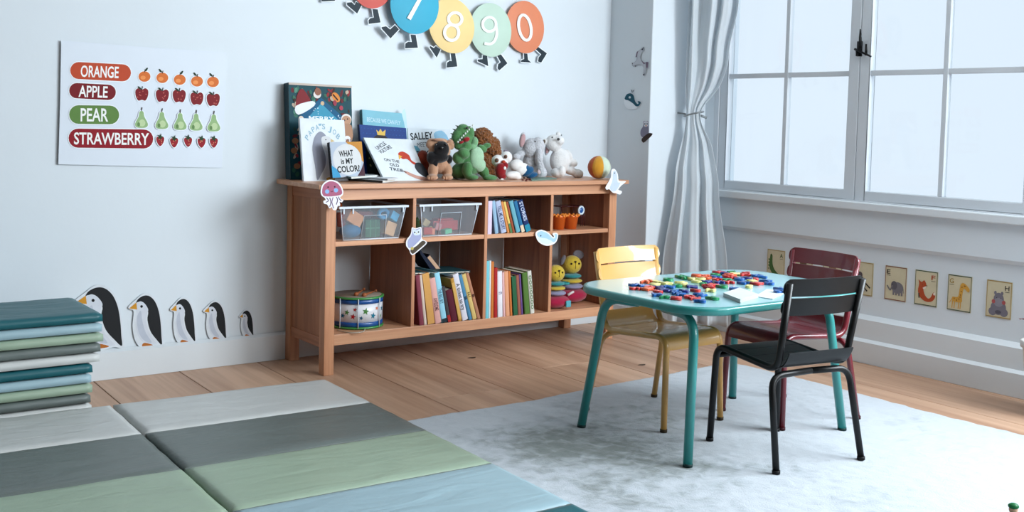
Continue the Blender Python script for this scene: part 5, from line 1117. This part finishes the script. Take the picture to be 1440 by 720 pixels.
# elephant
Y = -.12
t = soft('elephant_plush', 'light grey elephant soft toy with pink ears beside the white bear', 752, Y); GY = pl('plush_grey', (202, 204, 210), .6, 180, .1)
blob('body', [E_(748, 209, Y, 14, 15, 12), E_(756, 206, Y-.02, 10, 13, 10), E_(758, 222, Y-.05, 5.5, 13, 6), E_(760, 236, Y-.055, 5.5, 11, 6, -.1), E_(749, 228, Y+.01, 15, 16, 12), E_(757, 242, Y-.03, 9, 9, 10), E_(763, 243, Y-.04, 6, 8, 7), E_(731, 217, Y+.02, 11, 5, 7, -.55), E_(726, 221, Y, 6, 5, 6)], .0032, GY, t, 3, .0012, 160)
e1 = blob('ear', [E_(735, 197, Y+.015, 6, 12, 3, .15)], .003, GY, t); e2 = blob('ear', [E_(770, 208, Y+.0, 4.5, 11, 3, .25)], .003, GY, t)
beads('ear_lining', e1, [E_(735, 197.5, Y+.004, 4.4, 9.6, 2, .2)], pl('plush_pinkear', (196, 158, 160))); beads('ear_lining', e2, [E_(770.5, 208, Y-.010, 3.2, 8.5, 2, .25)], pl('plush_pinkear', (196, 158, 160)))
beads('eye', t, [E_(752.5, 198.8, Y-.047, 1.5, 1.2, 1), E_(762, 204, Y-.047, 1.0, 1.0, 1)], EYE)
beads('foot_pad', t, [E_(758, 242, Y-.062, 3.4, 3.6, 2)], pl('plush_pad', (204, 182, 184)))
# white bear
Y = -.15
t = soft('white_bear_plush', 'white bear soft toy sitting beside the grey elephant', 790, Y); WB = pl('plush_whitebear', (230, 230, 230), .4)
blob('body', [E_(779, 201, Y, 13, 12, 11), E_(786, 198, Y-.025, 8, 7, 8), E_(787, 226, Y, 15, 18, 13), E_(799, 219, Y-.01, 5, 10, 7, -.55), E_(806, 229, Y-.02, 7, 5.5, 6, .3), E_(784, 243, Y-.05, 10, 7, 10, .1), E_(790, 241, Y-.075, 6, 7.5, 6), E_(802, 240, Y-.01, 9, 6, 9, .2), E_(812, 244, Y-.025, 9, 6.5, 8, .1), E_(766, 199, Y+.01, 4, 4.5, 3), E_(785, 189, Y+.02, 4, 4, 3)], .0034, WB, t)
beads('nose', t, [E_(785.3, 195.8, Y-.053, 2.3, 2.0, 1.6)], EYE); beads('eye', t, [E_(776.5, 193.2, Y-.036, 1.2, 1.3, 1), E_(789.5, 190, Y-.03, .9, .9, 1)], EYE)
beads('ear_lining', t, [E_(765.5, 199, Y-.002, 2, 2.6, 1.4)], pl('plush_earb', (120, 104, 90)))
beads('foot_pad', t, [E_(818, 246, Y-.044, 2, 3.6, 2)], pl('plush_pad2', (196, 176, 164)))
# leaflet and ball
lf = MB().prism([OZ(x, y, T) for x, y in ((744, 250), (775, 250.5), (783, 252), (748, 254.5))], (0, 0, .004)); toy('leaflet', 'thin green and white folded leaflet at the front edge of the shelf top', lf, (120, 150, 136), 0, cat='leaflet')
lf = MB()
for i, (px, py) in enumerate(((737, 250), (741, 252), (735, 253), (745, 252.5), (740, 254))): c = OZ(px, py, T+.003); lf.ell(c, (.006, .006, .003), n=8)
toy('bead_string', 'small string of red beads in front of the blue trousered toy', lf, (120, 40, 44), 0, cat='beads')
bc = OY(842.5, 239.5, -.30); rb = 16.4*mpp(bc); bc.z = T+rb
t = thing('toy_ball', 'small fabric ball in orange, yellow and pale green panels on the shelf end', 'ball', (bc.x, bc.y, T))
cols = [(222, 158, 52), (204, 220, 200), (206, 214, 190), (216, 120, 60), (224, 196, 110), (200, 96, 46)]
for k in range(6):
    V = []; Fc = []; nn = 8; mm = 12
    for i in range(mm+1):
        for j in range(nn+1):
            th = PI*i/mm; a0 = math.radians(-168+60*k+60*j/nn); edge = 1-.03*(abs(2*j/nn-1)**6)
            V.append(bc+Vector((math.sin(th)*math.cos(a0), math.sin(th)*math.sin(a0), math.cos(th)))*rb*edge)
    for i in range(mm):
        for j in range(nn): a_ = i*(nn+1)+j; Fc.append((a_, a_+nn+1, a_+nn+2, a_+1))
    MB().add(V, Fc, 0, True).build('ball_panel', pl('ballpanel%d' % k, cols[k], .2), t)

# ------------------------------------------------------------------ things on the table
TT = TH+.0004
B_ = (22, 98, 178); NV = (34, 44, 134); RD = (206, 44, 40); OR = (226, 92, 46); YL = (214, 206, 130); GN = (22, 146, 88)
pts = [(x, y, c) for c, L in ((B_, ((150, 184), (200, 190), (415, 198), (940, 215), (655, 263), (655, 315), (465, 245), (500, 262), (310, 262), (430, 232), (785, 118), (985, 135), (1160, 115), (1215, 170), (1015, 165), (1190, 150), (1310, 215), (1292, 236), (1130, 108))),
    (NV, ((590, 195), (530, 233), (380, 224), (315, 205), (340, 212), (710, 155), (810, 160), (1050, 128), (862, 88))),
    (RD, ((155, 212), (255, 203), (320, 238), (615, 228), (460, 290), (580, 282), (612, 290), (735, 190), (770, 183), (742, 202), (890, 160), (1115, 170), (1010, 97), (1100, 135), (880, 112), (930, 120), (790, 138), (812, 78), (1045, 84))),
    (OR, ((205, 212), (220, 157), (262, 152), (640, 105), (690, 108), (700, 126), (905, 96))), (YL, ((320, 160), (355, 165), (290, 180), (500, 165), (520, 182), (630, 132), (645, 155), (745, 225), (1055, 195), (1080, 152), (598, 130), (940, 92))),
    (GN, ((400, 138), (530, 120), (562, 126), (475, 188), (370, 282), (760, 290), (845, 195), (880, 140), (780, 100), (925, 78), (680, 172))) ) for x, y in L]
P2 = []
for x, y, c in pts:
    p = OZ(870+x/5.76, 370+y/5.76+1, TT); P2.append([p.x, p.y, c])
for it in range(60):
    for i in range(len(P2)):
        for j in range(i):
            dx, dy = P2[i][0]-P2[j][0], P2[i][1]-P2[j][1]; d = math.hypot(dx, dy) or 1e-6
            if d < .034: k = (.034-d)/2/d*.5; P2[i][0] += dx*k; P2[i][1] += dy*k; P2[j][0] -= dx*k; P2[j][1] -= dy*k
GLY = 'SEOCGUHMNTLPRKAZVX583'; cache = {}
def glyph_mesh(ch, col):
    if (ch, col) in cache: return cache[(ch, col)]
    cu = bpy.data.curves.new('g', 'FONT'); cu.body = ch; cu.size = .052; cu.extrude = .0032; cu.bevel_depth = .0012; cu.bevel_resolution = 1; cu.offset = .0014; cu.resolution_u = 3; cu.align_x = 'CENTER'; cu.align_y = 'CENTER'
    o = bpy.data.objects.new('g', cu); C.objects.link(o); dg = bpy.context.evaluated_depsgraph_get(); dg.update(); me = bpy.data.meshes.new_from_object(o.evaluated_get(dg)); bpy.data.objects.remove(o)
    me.name = 'plastic_letter'; me.materials.clear(); me.materials.append(mat('letter_plastic_%d_%d_%d' % col, col, .28, spec=.6)); z = min(v.co.z for v in me.vertices)
    for v in me.vertices: v.co.z -= z
    cache[(ch, col)] = me; return me
CN = {B_: 'blue', NV: 'navy', RD: 'red', OR: 'orange', YL: 'pale yellow', GN: 'green'}
ORD = ['first', 'second', 'third', 'fourth', 'fifth', 'sixth', 'seventh', 'eighth', 'ninth', 'tenth', 'eleventh', 'twelfth', 'thirteenth', 'fourteenth', 'fifteenth', 'sixteenth', 'seventeenth', 'eighteenth', 'nineteenth', 'twentieth']
def imgx(p): q = Vector((p[0], p[1], TT))-CAM; return q.dot(_r)/q.dot(_f)
for c in CN:
    L = sorted((p for p in P2 if p[2] == c), key=imgx)
    for i, (x, y, _) in enumerate(L):
        ch = random.choice(GLY); o = bpy.data.objects.new('plastic_letter', glyph_mesh(ch, c)); C.objects.link(o)
        o.location = (x, y, TT); o.rotation_euler = (0, 0, random.uniform(0, 2*PI)); o.scale = (.82, .82, 1)
        lab = '%s %s plastic letter from the left on the turquoise table' % (ORD[i], CN[c])
        if i == 0: lab = 'leftmost %s plastic letter on the turquoise table' % CN[c]
        if i == len(L)-1: lab = 'rightmost %s plastic letter on the turquoise table' % CN[c]
        tag(o, lab, 'toy letter', '%s plastic letters on the table' % CN[c])
def slab(label, cor, z, th, col, name, cat, layers=1):
    p = [OZ(x, y, z) for x, y in cor]; c = sum(p, Vector())/4; t = thing(name, label, cat, (c.x, c.y, z))
    for k in range(layers):
        MB().prism([v+Vector((random.uniform(-.001, .001), random.uniform(-.001, .001), th*k/layers)) for v in p], (0, 0, th/layers-.0004)).build('card', P(col), t)
slab('small stack of pale cards on the table among the plastic letters', ((1017, 417), (1040, 409.5), (1066, 418.5), (1041, 426.5)), TT, .012, (198, 206, 204), 'card_stack', 'cards', 8)
slab('single white card lying flat beside the card stack', ((1062, 417), (1078, 407), (1108, 410), (1086, 421)), TT+.0002, .0018, (206, 216, 220), 'white_card', 'card')

# ------------------------------------------------------------------ right edge: planter; front edge: small toy
pb = OX(1432, 473, 2.70); cx, cy = 2.70, pb.y-.128
t = thing('planter', 'white tapered planter with dark red leaves at the right edge', 'planter', (cx, cy, 0))
MB().lathe([(.0, .001), (.072, .001), (.099, pb.z-.022), (.106, pb.z-.022), (.107, pb.z), (.098, pb.z), (.092, pb.z-.02), (0, pb.z-.02)], 40, 0, Matrix.Translation((cx, cy, 0))).build('pot', mat('white_ceramic', (206, 204, 200), .4), t)
mb = MB()
for k in range(9):
    a_ = math.radians(100+40*k+(k % 2)*9) if k else math.radians(92); r_ = .05+.05*((k*37) % 10)/10 if k else .115; h_ = pb.z+.03+.02*((k*53) % 10)/10 if k else OX(1438, 449, 2.70).z
    tip = Vector((cx+math.cos(a_)*(r_+.012), cy+math.sin(a_)*(r_+.012), h_)); st_ = Vector((cx, cy, pb.z-.02)); d_ = Vector((math.cos(a_), math.sin(a_), 0)); n_ = Vector((-d_.y, d_.x, 0))
    mb.tube([st_, st_.lerp(tip, .5)+Vector((0, 0, .02)), tip-d_*.03], .0025, 6, 1)
    L = [tip-d_*.045, tip-d_*.028+n_*.016+Vector((0, 0, .006)), tip, tip-d_*.028-n_*.016+Vector((0, 0, .006))]; mb.prism([L[0], L[1], tip-d_*.008+n_*.009, L[2], tip-d_*.008-n_*.009, L[3]], (0, 0, .0015), 0)
mb.build('leaf', [mat('red_leaf', (140, 22, 34), .5), mat('stem_green', (70, 90, 60), .6)], t)
hp = OZ(1425, 716, RZ+.03)
t = thing('toy_figure', 'small toy figure with a green cap on the rug at the bottom edge', 'toy', (hp.x, hp.y, RZ+.002))
bz = RZ+.003
MB().ell((hp.x, hp.y, bz+.026), (.011, .011, .012)).build('head', P((206, 160, 130)), t); MB().ell((hp.x, hp.y, bz+.035), (.0135, .0135, .008)).build('cap', P((24, 112, 60), .4), t)
MB().ell((hp.x-.012, hp.y-.012, bz+.012), (.018, .014, .012)).ell((hp.x-.03, hp.y-.002, bz+.010), (.014, .009, .009)).build('body', P((120, 180, 190)), t)
MB().ell((hp.x-.044, hp.y+.004, bz+.011), (.008, .008, .011)).ell((hp.x-.031, hp.y+.014, bz+.009), (.008, .008, .009)).build('boot', P((24, 26, 34)), t)
